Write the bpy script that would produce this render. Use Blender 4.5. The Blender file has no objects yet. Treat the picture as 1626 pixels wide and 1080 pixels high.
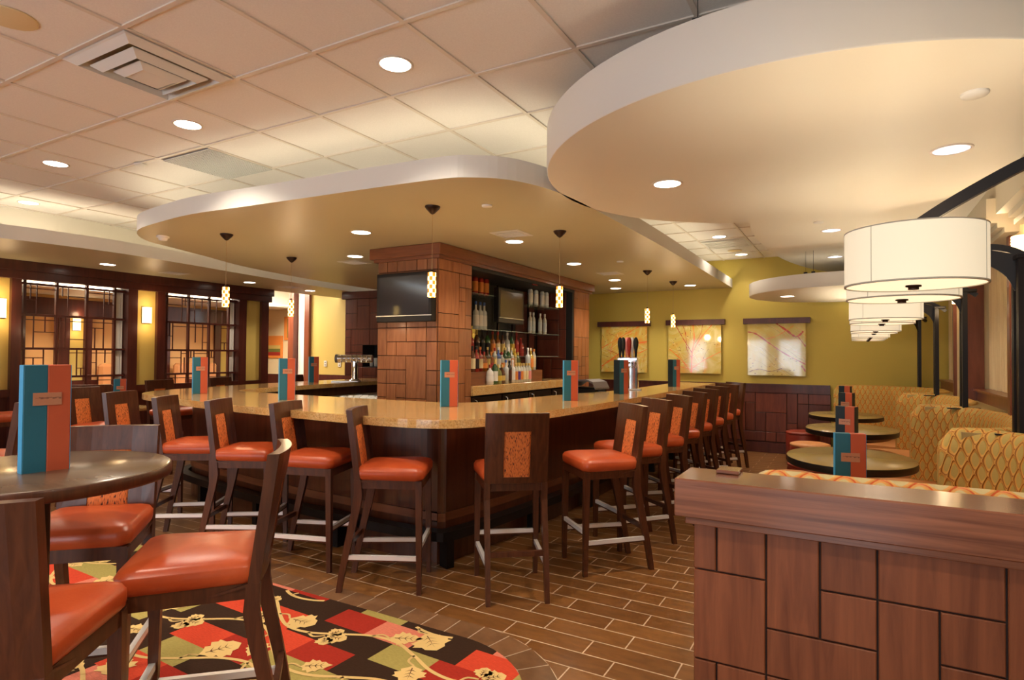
import bpy, math, random
from math import sin, cos, pi, radians, atan2, hypot
from mathutils import Vector, Matrix

# ---------------------------------------------------------------- camera, world, exposure
S = bpy.context.scene
COL = S.collection
S.view_settings.view_transform = 'Standard'
S.view_settings.look = 'None'
S.view_settings.gamma = 1.0
S.view_settings.use_curve_mapping = False
S.view_settings.exposure = 0.72
S.cycles.use_denoising = True
S.cycles.max_bounces = 7
S.cycles.diffuse_bounces = 4
S.cycles.glossy_bounces = 3
S.cycles.transmission_bounces = 4
S.cycles.caustics_reflective = False
S.cycles.caustics_refractive = False
S.cycles.sample_clamp_indirect = 4.0

EYE = 1.485
F_PX, YAW, CY, PIT, ROL = 960.0, 0.515, 546.2, 0.0182, 0.0074
fw = Vector((-sin(YAW)*cos(PIT), cos(YAW)*cos(PIT), sin(PIT)))
r0 = Vector((cos(YAW), sin(YAW), 0)); u0 = r0.cross(fw)
RT = r0*cos(ROL)+u0*sin(ROL); UP = -r0*sin(ROL)+u0*cos(ROL)
cam_d = bpy.data.cameras.new('camera'); cam = bpy.data.objects.new('camera', cam_d); COL.objects.link(cam)
cam.matrix_world = Matrix(((RT.x, UP.x, -fw.x, 0), (RT.y, UP.y, -fw.y, 0), (RT.z, UP.z, -fw.z, EYE), (0, 0, 0, 1)))
cam_d.sensor_width = 36.0; cam_d.lens = F_PX/1626*36.0; cam_d.shift_y = (CY-540)/1626
cam_d.clip_start = 0.05
S.camera = cam

world = bpy.data.worlds.new('daylight'); S.world = world; world.use_nodes = True
bg = world.node_tree.nodes['Background']
bg.inputs[0].default_value = (0.82, 0.91, 1.0, 1); bg.inputs[1].default_value = 5.0

def area(name, loc, rot, sx, sy, energy, color, parent=None, portal=False):
    l = bpy.data.lights.new(name, 'AREA'); l.shape = 'RECTANGLE'; l.size = sx; l.size_y = sy
    l.energy = energy; l.color = color
    if portal: l.cycles.is_portal = True
    o = bpy.data.objects.new(name, l); COL.objects.link(o); o.location = loc; o.rotation_euler = rot
    if parent: o.parent = parent
    return o

WARM = (1.0, 0.86, 0.68); WARMER = (1.0, 0.70, 0.40)
REAR_WINDOWS = [(-8.2, -6.9), (-5.8, -4.9), (-3.5, -2.75), (-2.4, -1.6), (-0.9, 0.5)]
for a, b in REAR_WINDOWS:
    area('window_portal', ((a+b)/2, -3.62, 1.2), (radians(90), 0, 0), b-a, 1.9, 1, (1, 1, 1), portal=True)

# ---------------------------------------------------------------- materials
def new_mat(name, base=(0.8, 0.8, 0.8), rough=0.5, metal=0.0, spec=0.5, emit=None, es=0.0, coat=0.0, trans=0.0, ior=1.45, alpha=1.0):
    m = bpy.data.materials.new(name); m.use_nodes = True
    b = m.node_tree.nodes['Principled BSDF']
    b.inputs['Base Color'].default_value = (*base, 1); b.inputs['Roughness'].default_value = rough
    b.inputs['Metallic'].default_value = metal; b.inputs['Specular IOR Level'].default_value = spec
    b.inputs['Coat Weight'].default_value = coat; b.inputs['Coat Roughness'].default_value = 0.12
    b.inputs['Transmission Weight'].default_value = trans; b.inputs['IOR'].default_value = ior
    b.inputs['Alpha'].default_value = alpha
    if emit: b.inputs['Emission Color'].default_value = (*emit, 1); b.inputs['Emission Strength'].default_value = es
    return m

class G:
    """small node-graph helper for one material"""
    def __init__(s, m): s.m = m; s.t = m.node_tree; s.b = s.t.nodes['Principled BSDF']
    def n(s, typ, **kw):
        o = s.t.nodes.new(typ)
        for k, v in kw.items(): setattr(o, k, v)
        return o
    def l(s, a, b): s.t.links.new(a, b)
    def put(s, sock, v):
        if hasattr(v, 'is_linked') or hasattr(v, 'links'): s.l(v, sock)
        else: sock.default_value = v
    def co(s, kind='Object', scale=(1, 1, 1), rot=(0, 0, 0), loc=(0, 0, 0)):
        c = s.n('ShaderNodeTexCoord'); mp = s.n('ShaderNodeMapping')
        mp.inputs['Scale'].default_value = scale; mp.inputs['Rotation'].default_value = rot; mp.inputs['Location'].default_value = loc
        s.l(c.outputs[kind], mp.inputs[0]); return mp.outputs[0]
    def noise(s, v, scale=5, detail=4, rough=0.55, dist=0.0):
        o = s.n('ShaderNodeTexNoise'); s.l(v, o.inputs['Vector']); o.inputs['Scale'].default_value = scale
        o.inputs['Detail'].default_value = detail; o.inputs['Roughness'].default_value = rough; o.inputs['Distortion'].default_value = dist
        return o.outputs['Fac']
    def ramp(s, f, stops, const=False):
        o = s.n('ShaderNodeValToRGB'); s.l(f, o.inputs[0]); e = o.color_ramp.elements
        while len(e) < len(stops): e.new(0.5)
        for i, (p, c) in enumerate(stops): e[i].position = p; e[i].color = (*c, 1)
        if const: o.color_ramp.interpolation = 'CONSTANT'
        return o.outputs[0]
    def math(s, op, a, b=0.0, c=0.0):
        o = s.n('ShaderNodeMath', operation=op); s.put(o.inputs[0], a); s.put(o.inputs[1], b); s.put(o.inputs[2], c); return o.outputs[0]
    def mix(s, f, a, b, mode='MIX'):
        o = s.n('ShaderNodeMix', data_type='RGBA', blend_type=mode); s.put(o.inputs[0], f)
        for k, v in ((6, a), (7, b)):
            if isinstance(v, tuple): v = (*v[:3], 1)
            s.put(o.inputs[k], v)
        return o.outputs[2]
    def hsv(s, c, h=0.5, sat=1.0, val=1.0):
        o = s.n('ShaderNodeHueSaturation'); s.put(o.inputs['Hue'], h); s.put(o.inputs['Saturation'], sat); s.put(o.inputs['Value'], val); s.l(c, o.inputs['Color']); return o.outputs[0]
    def bump(s, h, st=0.2, d=0.01):
        o = s.n('ShaderNodeBump'); o.inputs['Strength'].default_value = st; o.inputs['Distance'].default_value = d
        s.l(h, o.inputs['Height']); s.l(o.outputs[0], s.b.inputs['Normal'])
    def base(s, c): s.l(c, s.b.inputs['Base Color'])

def wood(name, dark, light, rough=0.35, scale=(14, 14, 1.2), coat=0.25, island=0.0, spec=0.5):
    m = new_mat(name, light, rough, spec=spec, coat=coat); g = G(m)
    v = g.co('Object', scale)
    f = g.noise(v, 2.2, 6, 0.6, 0.6)
    c = g.ramp(f, [(0.3, dark), (0.72, light)])
    if island:
        geo = g.n('ShaderNodeNewGeometry'); r = geo.outputs['Random Per Island']
        c = g.hsv(c, 0.5, 1.0, g.math('MULTIPLY_ADD', r, island, 1.0-island/2))
    g.base(c); g.bump(f, 0.06, 0.002); return m

M = {}
M['stool_wood'] = wood('stool_wood', (0.050, 0.014, 0.006), (0.110, 0.034, 0.014), 0.34, (18, 18, 2), 0.08)
M['bar_wood'] = wood('bar_front_wood', (0.050, 0.012, 0.005), (0.115, 0.032, 0.012), 0.28, (9, 9, 0.6), 0.4)
M['tower_wood'] = wood('tower_board_wood', (0.20, 0.064, 0.020), (0.35, 0.132, 0.048), 0.42, (9, 9, 1.0), 0.1, island=0.45)
M['tower_solid'] = wood('tower_trim_wood', (0.14, 0.042, 0.016), (0.22, 0.072, 0.028), 0.38, (1.2, 1.2, 14), 0.2)
M['redwood'] = wood('dark_red_board_wood', (0.085, 0.018, 0.010), (0.15, 0.036, 0.018), 0.38, (9, 9, 1.0), 0.2, island=0.5)
M['pony_board'] = wood('walnut_board_wood', (0.125, 0.036, 0.014), (0.245, 0.078, 0.031), 0.45, (11, 11, 0.9), 0.05, island=0.30, spec=0.3)
M['pony_cap'] = wood('walnut_cap_wood', (0.115, 0.036, 0.018), (0.30, 0.110, 0.055), 0.24, (0.7, 9, 22), 0.45)
M['dark_trim'] = wood('dark_mahogany_trim', (0.050, 0.010, 0.007), (0.090, 0.020, 0.012), 0.35, (8, 8, 0.8), 0.2)
M['lamp_trim'] = wood('red_brown_casing_wood', (0.13, 0.032, 0.014), (0.22, 0.062, 0.028), 0.35, (8, 8, 0.8), 0.2)
M['groove'] = new_mat('groove_shadow_board', (0.018, 0.007, 0.004), 0.7)
M['black'] = new_mat('black_metal', (0.007, 0.005, 0.005), 0.40, 0.0, spec=0.35)
M['matte_black'] = new_mat('matte_black', (0.010, 0.009, 0.009), 0.6)
M['bronze'] = new_mat('dark_bronze', (0.035, 0.018, 0.012), 0.35, 0.6)
M['steel'] = new_mat('brushed_steel', (0.62, 0.60, 0.56), 0.28, 0.9)
M['footplate'] = new_mat('foot_plate_aluminium', (0.86, 0.84, 0.83), 0.35, 0.35)
M['chrome'] = new_mat('polished_chrome', (0.85, 0.86, 0.88), 0.08, 1.0)
M['white_paint'] = new_mat('white_paint', (0.80, 0.76, 0.70), 0.55)
M['pelmet'] = new_mat('taupe_pelmet_paint', (0.40, 0.36, 0.28), 0.55)
M['plaster'] = new_mat('cream_plaster', (0.76, 0.71, 0.61), 0.55)
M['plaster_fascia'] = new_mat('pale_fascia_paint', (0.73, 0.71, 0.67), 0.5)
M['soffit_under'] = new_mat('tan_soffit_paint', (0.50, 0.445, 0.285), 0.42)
M['olive'] = new_mat('olive_yellow_wall_paint', (0.54, 0.42, 0.085), 0.6)
M['ochre'] = new_mat('ochre_wall_paint', (0.58, 0.415, 0.105), 0.6)
M['peach'] = new_mat('peach_wall_paint', (0.74, 0.42, 0.16), 0.6)
M['cream_wall'] = new_mat('cream_wall_paint', (0.72, 0.58, 0.34), 0.6)
M['grid'] = new_mat('ceiling_grid_metal', (0.70, 0.62, 0.54), 0.45)
M['teal'] = new_mat('teal_menu_board', (0.016, 0.135, 0.210), 0.5)
M['blue'] = new_mat('daylit_blue_menu_edge', (0.06, 0.36, 0.66), 0.4)  # edge painted bright blue for the window daylight falling on it
M['menu_shaded'] = new_mat('shaded_menu_board', (0.008, 0.022, 0.034), 0.4)  # backlit shade of the menus painted in as a near-black board colour
M['orange'] = new_mat('orange_red_menu_board', (0.52, 0.095, 0.040), 0.55)
M['copper'] = new_mat('copper_label', (0.55, 0.26, 0.17), 0.4, 0.35)
M['copper_dark'] = new_mat('label_lettering', (0.25, 0.11, 0.08), 0.5)
M['glow'] = new_mat('downlight_lens', (1, 1, 1), 0.4, emit=(1.0, 0.90, 0.74), es=9.0)
M['cove'] = new_mat('cove_strip', (1, 1, 1), 0.4, emit=(1.0, 0.86, 0.60), es=7.0)
M['reflector'] = new_mat('downlight_reflector', (0.85, 0.86, 0.9), 0.15, 0.9, emit=(0.8, 0.85, 1.0), es=0.7)
M['tan_leather'] = new_mat('tan_vinyl', (0.62, 0.27, 0.10), 0.38)
M['red_leather'] = new_mat('oxblood_vinyl', (0.24, 0.030, 0.018), 0.35)
M['ottoman_top'] = new_mat('orange_tan_vinyl', (0.68, 0.30, 0.12), 0.4)
M['seat_red'] = new_mat('dark_red_fabric', (0.16, 0.012, 0.012), 0.6)
M['table_black'] = new_mat('black_table_edge', (0.012, 0.010, 0.009), 0.35)
M['screen'] = new_mat('television_screen', (0.030, 0.028, 0.032), 0.08, spec=0.8)
M['screen_pale'] = new_mat('television_screen_pale', (0.09, 0.06, 0.045), 0.12, spec=0.8)
M['art_edge'] = new_mat('acrylic_edge', (0.65, 0.68, 0.45), 0.15)
M['glass'] = new_mat('shelf_glass', (0.55, 0.68, 0.60), 0.05, alpha=0.35)
M['tumbler'] = new_mat('clear_tumbler_glass', (0.9, 0.92, 0.9), 0.05, alpha=0.35)
M['cord'] = new_mat('pendant_cord', (0.45, 0.32, 0.16), 0.5)
M['grey_cover'] = new_mat('grey_plastic', (0.16, 0.14, 0.14), 0.5)
M['plate_white'] = new_mat('ivory_plastic', (0.72, 0.66, 0.55), 0.45)

# orange leather with a soft mottled grain
m = M['leather'] = new_mat('orange_leather', (0.52, 0.105, 0.035), 0.32, spec=0.55); g = G(m)
v = g.co('Object', (1, 1, 1)); f = g.noise(v, 5, 5, 0.6)
g.base(g.ramp(f, [(0.3, (0.40, 0.056, 0.015)), (0.7, (0.56, 0.100, 0.028))])); g.bump(g.noise(v, 160, 3), 0.12, 0.002)
# woven orange back fabric with little dark dashes
m = M['dash_fabric'] = new_mat('orange_dash_fabric', (0.6, 0.16, 0.05), 0.75); g = G(m)
v = g.co('Object', (230, 230, 42)); f = g.noise(v, 1.0, 1, 0.4)
g.base(g.ramp(f, [(0.34, (0.055, 0.018, 0.012)), (0.40, (0.62, 0.155, 0.035)), (0.7, (0.74, 0.22, 0.05))])); g.bump(f, 0.2, 0.002)
# speckled golden marble
m = M['marble'] = new_mat('golden_granite', (0.6, 0.4, 0.2), 0.12, spec=0.6, coat=0.3); g = G(m)
v = g.co('Object'); f1 = g.noise(v, 90, 6, 0.7); f2 = g.noise(v, 6, 5, 0.6, 0.8)
c1 = g.ramp(f1, [(0.30, (0.24, 0.11, 0.05)), (0.42, (0.62, 0.41, 0.19)), (0.60, (0.78, 0.58, 0.32)), (0.75, (0.88, 0.74, 0.50))])
c2 = g.ramp(f2, [(0.35, (0.92, 0.74, 0.46)), (0.65, (1.0, 0.97, 0.88))])
g.base(g.mix(1.0, c1, c2, 'MULTIPLY'))
# dark table laminate
m = M['table_top'] = new_mat('dark_table_laminate', (0.16, 0.10, 0.06), 0.22, spec=0.6, coat=0.2); g = G(m)
f = g.noise(g.co("Object", (2, 14, 2)), 3, 3); g.base(g.ramp(f, [(0.3, (0.095, 0.058, 0.036)), (0.7, (0.125, 0.080, 0.050))]))
m = M['booth_top'] = new_mat('olive_brown_laminate', (0.30, 0.21, 0.07), 0.25, spec=0.5)
# ledge
m = M['ledge'] = new_mat('ledge_laminate', (0.40, 0.30, 0.11), 0.3)
# ceiling tile
m = M['tile'] = new_mat('ceiling_tile', (0.74, 0.66, 0.58), 0.75); g = G(m)
f = g.noise(g.co('Object'), 120, 4); g.bump(f, 0.05, 0.002)
g.base(g.ramp(f, [(0.3, (0.77, 0.73, 0.69)), (0.7, (0.83, 0.79, 0.75))]))
# floor planks, 0.457 x 0.1525 m with pale joints
m = M['floor'] = new_mat('brown_plank_tile', (0.15, 0.07, 0.03), 0.3, spec=0.5); g = G(m)
br = g.n('ShaderNodeTexBrick'); g.l(g.co('Object', (1, 1, 1), loc=(0.10, -0.079, 0)), br.inputs['Vector'])
br.offset = 0.37; br.offset_frequency = 2; br.squash = 1.0
for k, val in (('Scale', 1.0), ('Mortar Size', 0.0035), ('Mortar Smooth', 0.1), ('Bias', 0.0), ('Brick Width', 0.457), ('Row Height', 0.1525)): br.inputs[k].default_value = val
br.inputs['Color1'].default_value = (0.165, 0.069, 0.021, 1); br.inputs['Color2'].default_value = (0.240, 0.108, 0.034, 1); br.inputs['Mortar'].default_value = (0.66, 0.54, 0.42, 1)
f = g.noise(g.co('Object', (2, 7, 1)), 3.0, 6, 0.6, 0.4)
c = g.mix(1.0, br.outputs['Color'], g.ramp(f, [(0.3, (0.72, 0.66, 0.60)), (0.7, (1.15, 1.1, 1.0))]), 'MULTIPLY'); g.base(c)
g.bump(br.outputs['Fac'], -0.3, 0.003)
m = M['border_tile'] = new_mat('border_plank_tile', (0.17, 0.085, 0.045), 0.32); g = G(m)
f = g.noise(g.co('Object', (4, 4, 1)), 3.0, 6, 0.6); geo = g.n('ShaderNodeNewGeometry')
g.base(g.hsv(g.ramp(f, [(0.3, (0.145, 0.068, 0.030)), (0.7, (0.215, 0.108, 0.050))]), 0.5, 1, g.math('MULTIPLY_ADD', geo.outputs['Random Per Island'], 0.3, 0.85)))
M['grout'] = new_mat('grout', (0.62, 0.50, 0.38), 0.8)
# carpet ground: a patchwork of long blocks
m = M['carpet'] = new_mat('patchwork_carpet', (0.4, 0.05, 0.03), 0.95, spec=0.1); g = G(m)
sx = g.n('ShaderNodeSeparateXYZ'); g.l(g.co('Object', (1, 1, 1), rot=(0, 0, radians(2))), sx.inputs[0])
row = g.math('FLOOR', g.math('DIVIDE', sx.outputs[1], 0.18))
wn = g.n('ShaderNodeTexWhiteNoise', noise_dimensions='1D'); g.l(row, wn.inputs['W'])
colx = g.math('FLOOR', g.math('ADD', g.math('DIVIDE', sx.outputs[0], 0.30), g.math('MULTIPLY', wn.outputs['Value'], 1.0)))
cb = g.n('ShaderNodeCombineXYZ'); g.l(colx, cb.inputs[0]); g.l(row, cb.inputs[1])
w2 = g.n('ShaderNodeTexWhiteNoise', noise_dimensions='2D'); g.l(cb.outputs[0], w2.inputs['Vector'])
c = g.ramp(w2.outputs['Value'], [(0.0, (0.040, 0.020, 0.012)), (0.30, (0.36, 0.030, 0.018)), (0.50, (0.60, 0.065, 0.030)), (0.66, (0.38, 0.31, 0.095)), (0.84, (0.66, 0.20, 0.13)), (0.92, (0.040, 0.020, 0.012))], True)
f = g.noise(g.co('Object', (40, 220, 1)), 1.0, 4); g.base(g.mix(1.0, c, g.ramp(f, [(0.3, (0.82, 0.82, 0.82)), (0.7, (1.12, 1.12, 1.12))]), 'MULTIPLY')); g.bump(g.noise(g.co('Object'), 400, 2), 0.3, 0.003)
m = M['vine'] = new_mat('carpet_vine_cream', (0.72, 0.50, 0.20), 0.95, spec=0.1)
M['vine_dark'] = new_mat('carpet_leaf_vein', (0.10, 0.045, 0.025), 0.95, spec=0.1)

def ogee(name, a, b, leaf, gold, red, uv=True):
    m = new_mat(name, gold, 0.6, spec=0.35); g = G(m)
    s = g.n('ShaderNodeSeparateXYZ'); g.l(g.co('UV'), s.inputs[0])
    X = g.math('MULTIPLY', s.outputs[0], pi/a); Y = g.math('MULTIPLY', s.outputs[1], pi/b)
    F = g.math('ADD', g.math('COSINE', X), g.math('COSINE', Y))
    A = g.math('ABSOLUTE', F)
    side = g.math('MULTIPLY', g.math('SINE', X), g.math('SIGN', F))
    e1 = g.math('MULTIPLY_ADD', side, 0.20, 0.30)
    col = g.mix(g.math('GREATER_THAN', A, e1), red, gold)
    e2 = g.math('MULTIPLY_ADD', side, 0.45, 0.92)
    col = g.mix(g.math('GREATER_THAN', A, e2), col, leaf)
    col2 = g.mix(g.math('LESS_THAN', A, 0.10), col, gold)
    g.base(col2); g.bump(g.math('MINIMUM', A, 0.8), 0.8, 0.012); return m
M['booth'] = ogee('golden_ogee_upholstery', 0.032, 0.070, (0.50, 0.37, 0.11), (0.70, 0.38, 0.085), (0.40, 0.14, 0.03))
M['booth_bright'] = ogee('orange_ogee_upholstery', 0.052, 0.075, (0.70, 0.58, 0.30), (0.85, 0.42, 0.12), (0.85, 0.16, 0.05))

# sheer curtain with fine vertical slub
m = M['sheer'] = new_mat('sheer_curtain', (0.70, 0.52, 0.30), 0.8, spec=0.2); g = G(m)
f = g.noise(g.co('Object', (60, 60, 0.8)), 2.0, 3); g.base(g.ramp(f, [(0.3, (0.74, 0.56, 0.32)), (0.7, (0.88, 0.72, 0.46))]))
# drum shade fabric
m = M['shade'] = new_mat('linen_drum_shade', (0.62, 0.56, 0.42), 0.8, emit=(1.0, 0.86, 0.62), es=0.36)
m = M['diffuser'] = new_mat('drum_diffuser', (0.8, 0.7, 0.55), 0.7, emit=(1.0, 0.78, 0.50), es=0.70)
M['shade_edge'] = new_mat('shade_binding', (0.50, 0.46, 0.38), 0.7)
M['sconce'] = new_mat('ribbed_sconce_glass', (0.9, 0.8, 0.6), 0.5, emit=(1.0, 0.68, 0.30), es=1.9)
M['mosaic_light'] = new_mat('mosaic_glass_lit', (1, 0.9, 0.6), 0.2, emit=(1.0, 0.72, 0.22), es=4.0)
M['mosaic_amber'] = new_mat('mosaic_glass_amber', (0.5, 0.15, 0.02), 0.2, emit=(0.85, 0.22, 0.02), es=1.0)

def art(name, seed, base, hot):
    m = new_mat(name, base, 0.05, spec=0.7, coat=0.5); g = G(m)
    f1 = g.noise(g.co('Object', (1.5, 1, 1.5), loc=(seed, 0, seed*1.7)), 1.8, 5, 0.6, 1.4)
    c = g.ramp(f1, [(0.34, hot), (0.50, base), (0.66, (0.70, 0.60, 0.26))])
    f3 = g.noise(g.co('Object', (7, 7, 7), loc=(seed, 2, 0)), 2, 5, 0.7)
    c = g.mix(g.ramp(f3, [(0.68, (0, 0, 0)), (0.73, (1, 1, 1))]), c, (0.26, 0.09, 0.02)); g.base(c); return m
M['art_a'] = art('orange_abstract_print', 1.3, (0.62, 0.46, 0.10), (0.72, 0.30, 0.05))
M['art_b'] = art('fan_abstract_print', 2.6, (0.58, 0.47, 0.12), (0.66, 0.38, 0.07))
M['art_c'] = art('branch_abstract_print', 4.1, (0.62, 0.52, 0.16), (0.60, 0.42, 0.08))
for nm, c in (('ink_orange', (0.78, 0.20, 0.04)), ('ink_red', (0.42, 0.045, 0.02)), ('ink_brown', (0.20, 0.075, 0.025)), ('ink_pale', (0.80, 0.74, 0.46))): M[nm] = new_mat(nm, c, 0.08, spec=0.7, coat=0.5)

# ---------------------------------------------------------------- mesh builder
class MB:
    def __init__(s): s.v = []; s.f = []; s.mi = []; s.sm = []; s.uv = []
    def add(s, verts, faces, mi=0, smooth=False, uvs=None):
        o = len(s.v); s.v += [tuple(p) for p in verts]
        for k, f in enumerate(faces):
            s.f.append(tuple(o+i for i in f)); s.mi.append(mi); s.sm.append(smooth)
            s.uv.append([uvs[i] for i in f] if uvs else None)
        return s
    def box(s, x0, x1, y0, y1, z0, z1, mi=0, bev=0.0):
        if bev > 0:
            b = min(bev, (x1-x0)/2.01, (y1-y0)/2.01, (z1-z0)/2.01)
            P = lambda i, z: [(x0+i, y0, z), (x1-i, y0, z), (x1, y0+i, z), (x1, y1-i, z), (x1-i, y1, z), (x0+i, y1, z), (x0, y1-i, z), (x0, y0+i, z)]
            def ins(z): return [(x0+b, y0+b, z), (x1-b, y0+b, z), (x1-b, y0+b, z), (x1-b, y1-b, z), (x1-b, y1-b, z), (x0+b, y1-b, z), (x0+b, y1-b, z), (x0+b, y0+b, z)]
            L = [ins(z0), P(b, z0+b), P(b, z1-b), ins(z1)]
            V = [p for r in L for p in r]; Fs = [tuple(range(7, -1, -1)), tuple(range(24, 32))]
            for a in range(3):
                for i in range(8):
                    j = (i+1) % 8; Fs.append((a*8+i, a*8+j, a*8+8+j, a*8+8+i))
            return s.add(V, Fs, mi)
        V = [(x0, y0, z0), (x1, y0, z0), (x1, y1, z0), (x0, y1, z0), (x0, y0, z1), (x1, y0, z1), (x1, y1, z1), (x0, y1, z1)]
        return s.add(V, [(0, 3, 2, 1), (4, 5, 6, 7), (0, 1, 5, 4), (1, 2, 6, 5), (2, 3, 7, 6), (3, 0, 4, 7)], mi)
    def prism(s, poly, z0, z1, mi=0, mi_side=None, mi_bot=None):
        n = len(poly)
        ar = sum(poly[i][0]*poly[(i+1) % n][1]-poly[(i+1) % n][0]*poly[i][1] for i in range(n))
        if ar < 0: poly = poly[::-1]
        V = [(p[0], p[1], z0) for p in poly]+[(p[0], p[1], z1) for p in poly]
        ms = mi if mi_side is None else mi_side
        s.add(V, [tuple(range(n, 2*n))], mi)
        s.add(V, [tuple(range(n-1, -1, -1))], mi if mi_bot is None else mi_bot)
        s.add(V, [(i, (i+1) % n, n+(i+1) % n, n+i) for i in range(n)], ms)
        return s
    def loft(s, rings, mi=0, smooth=True, cap0=True, cap1=True, closed=True, uvs=None):
        n = len(rings[0]); V = [p for r in rings for p in r]; Fs = []
        for a in range(len(rings)-1):
            for i in range(n if closed else n-1):
                j = (i+1) % n; Fs.append((a*n+i, a*n+j, (a+1)*n+j, (a+1)*n+i))
        s.add(V, Fs, mi, smooth, uvs)
        if cap0: s.add(rings[0], [tuple(range(n-1, -1, -1))], mi, False)
        if cap1: s.add(rings[-1], [tuple(range(n))], mi, False)
        return s
    def lathe(s, prof, n=24, mi=0, c=(0, 0), smooth=True, cap0=True, cap1=True, sc=(1, 1)):
        rings = [[(c[0]+r*sc[0]*cos(2*pi*i/n), c[1]+r*sc[1]*sin(2*pi*i/n), z) for i in range(n)] for r, z in prof]
        return s.loft(rings, mi, smooth, cap0, cap1)
    def tube(s, pts, r, n=8, mi=0, caps=True, flat=None):
        pts = [Vector(p) for p in pts]; rings = []
        for i, p in enumerate(pts):
            t = (pts[min(i+1, len(pts)-1)]-pts[max(i-1, 0)]).normalized()
            up = Vector((0, 0, 1)) if abs(t.z) < 0.95 else Vector((0, 1, 0))
            a = t.cross(up).normalized(); b = a.cross(t).normalized()
            ra, rb = (r, r) if flat is None else flat
            if flat is None: ring = [p+a*ra*cos(2*pi*k/n)+b*rb*sin(2*pi*k/n) for k in range(n)]
            else: ring = [p-a*ra-b*rb, p+a*ra-b*rb, p+a*ra+b*rb, p-a*ra+b*rb]
            rings.append(ring)
        return s.loft(rings, mi, flat is None, caps, caps)
    def build(s, name, mats, parent=None):
        me = bpy.data.meshes.new(name); me.from_pydata(s.v, [], s.f)
        mats = mats if isinstance(mats, (list, tuple)) else [mats]
        for m in mats: me.materials.append(M[m] if isinstance(m, str) else m)
        me.polygons.foreach_set('material_index', s.mi); me.polygons.foreach_set('use_smooth', s.sm)
        if any(u for u in s.uv):
            L = me.uv_layers.new(name='UVMap'); k = 0
            for f, u in zip(s.f, s.uv):
                for i in range(len(f)):
                    L.data[k].uv = u[i] if u else (0, 0); k += 1
        me.update()
        o = bpy.data.objects.new(name, me); COL.objects.link(o)
        if parent: o.parent = parent
        return o

def tag(o, label, cat, group=None, kind=None):
    o['label'] = label; o['category'] = cat
    if group: o['group'] = group
    if kind: o['kind'] = kind
    return o
def thing(name, label, cat, loc=(0, 0, 0), rz=0.0, group=None):
    o = bpy.data.objects.new(name, None); COL.objects.link(o); o.location = loc; o.rotation_euler = (0, 0, rz)
    o.empty_display_size = 0.1
    return tag(o, label, cat, group)
def struct(mb, name, mats, parent=None):
    o = mb.build(name, mats, parent)
    if parent is None: o['kind'] = 'structure'
    return o
def struct_empty(name):
    o = bpy.data.objects.new(name, None); COL.objects.link(o); o['kind'] = 'structure'; return o
def dup(root, loc=None, rz=None, label=None, group=None):
    r = root.copy(); COL.objects.link(r)
    if loc is not None: r.location = loc
    if rz is not None: r.rotation_euler = (0, 0, rz)
    if label: r['label'] = label
    if group: r['group'] = group
    for ch in list(root.children):
        c = ch.copy(); COL.objects.link(c); c.parent = r
        for gch in list(ch.children):
            d = gch.copy(); COL.objects.link(d); d.parent = c
    return r
def offset_line(pts, d):
    out = []; n = len(pts)
    for i, p in enumerate(pts):
        a = pts[max(i-1, 0)]; b = pts[min(i+1, n-1)]
        t = Vector((b[0]-a[0], b[1]-a[1])).normalized(); out.append((p[0]-t.y*d, p[1]+t.x*d))
    return out
def smooth_line(pts, k=4, closed=False):
    """Catmull-Rom through 2-D or 3-D points"""
    P = [Vector(p) for p in pts]; n = len(P); out = []
    rng = range(n) if closed else range(n-1)
    for i in rng:
        if closed: a, b, c, d = P[(i-1) % n], P[i], P[(i+1) % n], P[(i+2) % n]
        else: a, b, c, d = P[max(i-1, 0)], P[i], P[i+1], P[min(i+2, n-1)]
        for j in range(k):
            t = j/k; out.append(0.5*((2*b)+(c-a)*t+(2*a-5*b+4*c-d)*t*t+(3*b-a-3*c+d)*t**3))
    if not closed: out.append(P[-1])
    return [tuple(p) for p in out]
def board_layout(nc, nr, rnd, block=()):
    used = [[(c, r) in block for c in range(nc)] for r in range(nr)]; out = []
    for r in range(nr):
        for c in range(nc):
            if used[r][c]: continue
            w, h = rnd.choice([(1, 1), (2, 1), (2, 1), (1, 2), (1, 2), (2, 2), (1, 3), (2, 3), (3, 2)])
            while w > 1 and (c+w > nc or any(used[r][c+i] for i in range(w))): w -= 1
            h = min(h, nr-r)
            while h > 1 and any(used[r+j][c+i] for i in range(w) for j in range(h)): h -= 1
            for i in range(w):
                for j in range(h): used[r+j][c+i] = True
            out.append((c, c+w, r, r+h))
    return out
def boards(mb, rects, E, R, origin, udir, ndir, gap=0.004, th=0.012, mi=0):
    """boards on a vertical face: E horizontal edges, R vertical edges (z, descending or ascending)"""
    o = Vector(origin); u = Vector(udir); n = Vector(ndir)
    for c0, c1, a0, a1 in rects:
        x0, x1 = E[c0]+gap, E[c1]-gap; z0, z1 = sorted((R[a0], R[a1])); z0 += gap; z1 -= gap
        e = 0.003
        q = lambda x, z, t: tuple(o+u*x+n*t+Vector((0, 0, z)))
        V = [q(x0, z0, 0), q(x1, z0, 0), q(x1, z1, 0), q(x0, z1, 0), q(x0, z0, th-e), q(x1, z0, th-e), q(x1, z1, th-e), q(x0, z1, th-e),
             q(x0+e, z0+e, th), q(x1-e, z0+e, th), q(x1-e, z1-e, th), q(x0+e, z1-e, th)]
        Fs = [(0, 1, 5, 4), (1, 2, 6, 5), (2, 3, 7, 6), (3, 0, 4, 7), (4, 5, 9, 8), (5, 6, 10, 9), (6, 7, 11, 10), (7, 4, 8, 11), (8, 9, 10, 11), (3, 2, 1, 0)]
        if u.cross(Vector((0, 0, 1))).dot(n) < 0: Fs = [f[::-1] for f in Fs]
        mb.add(V, Fs, mi)
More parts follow.
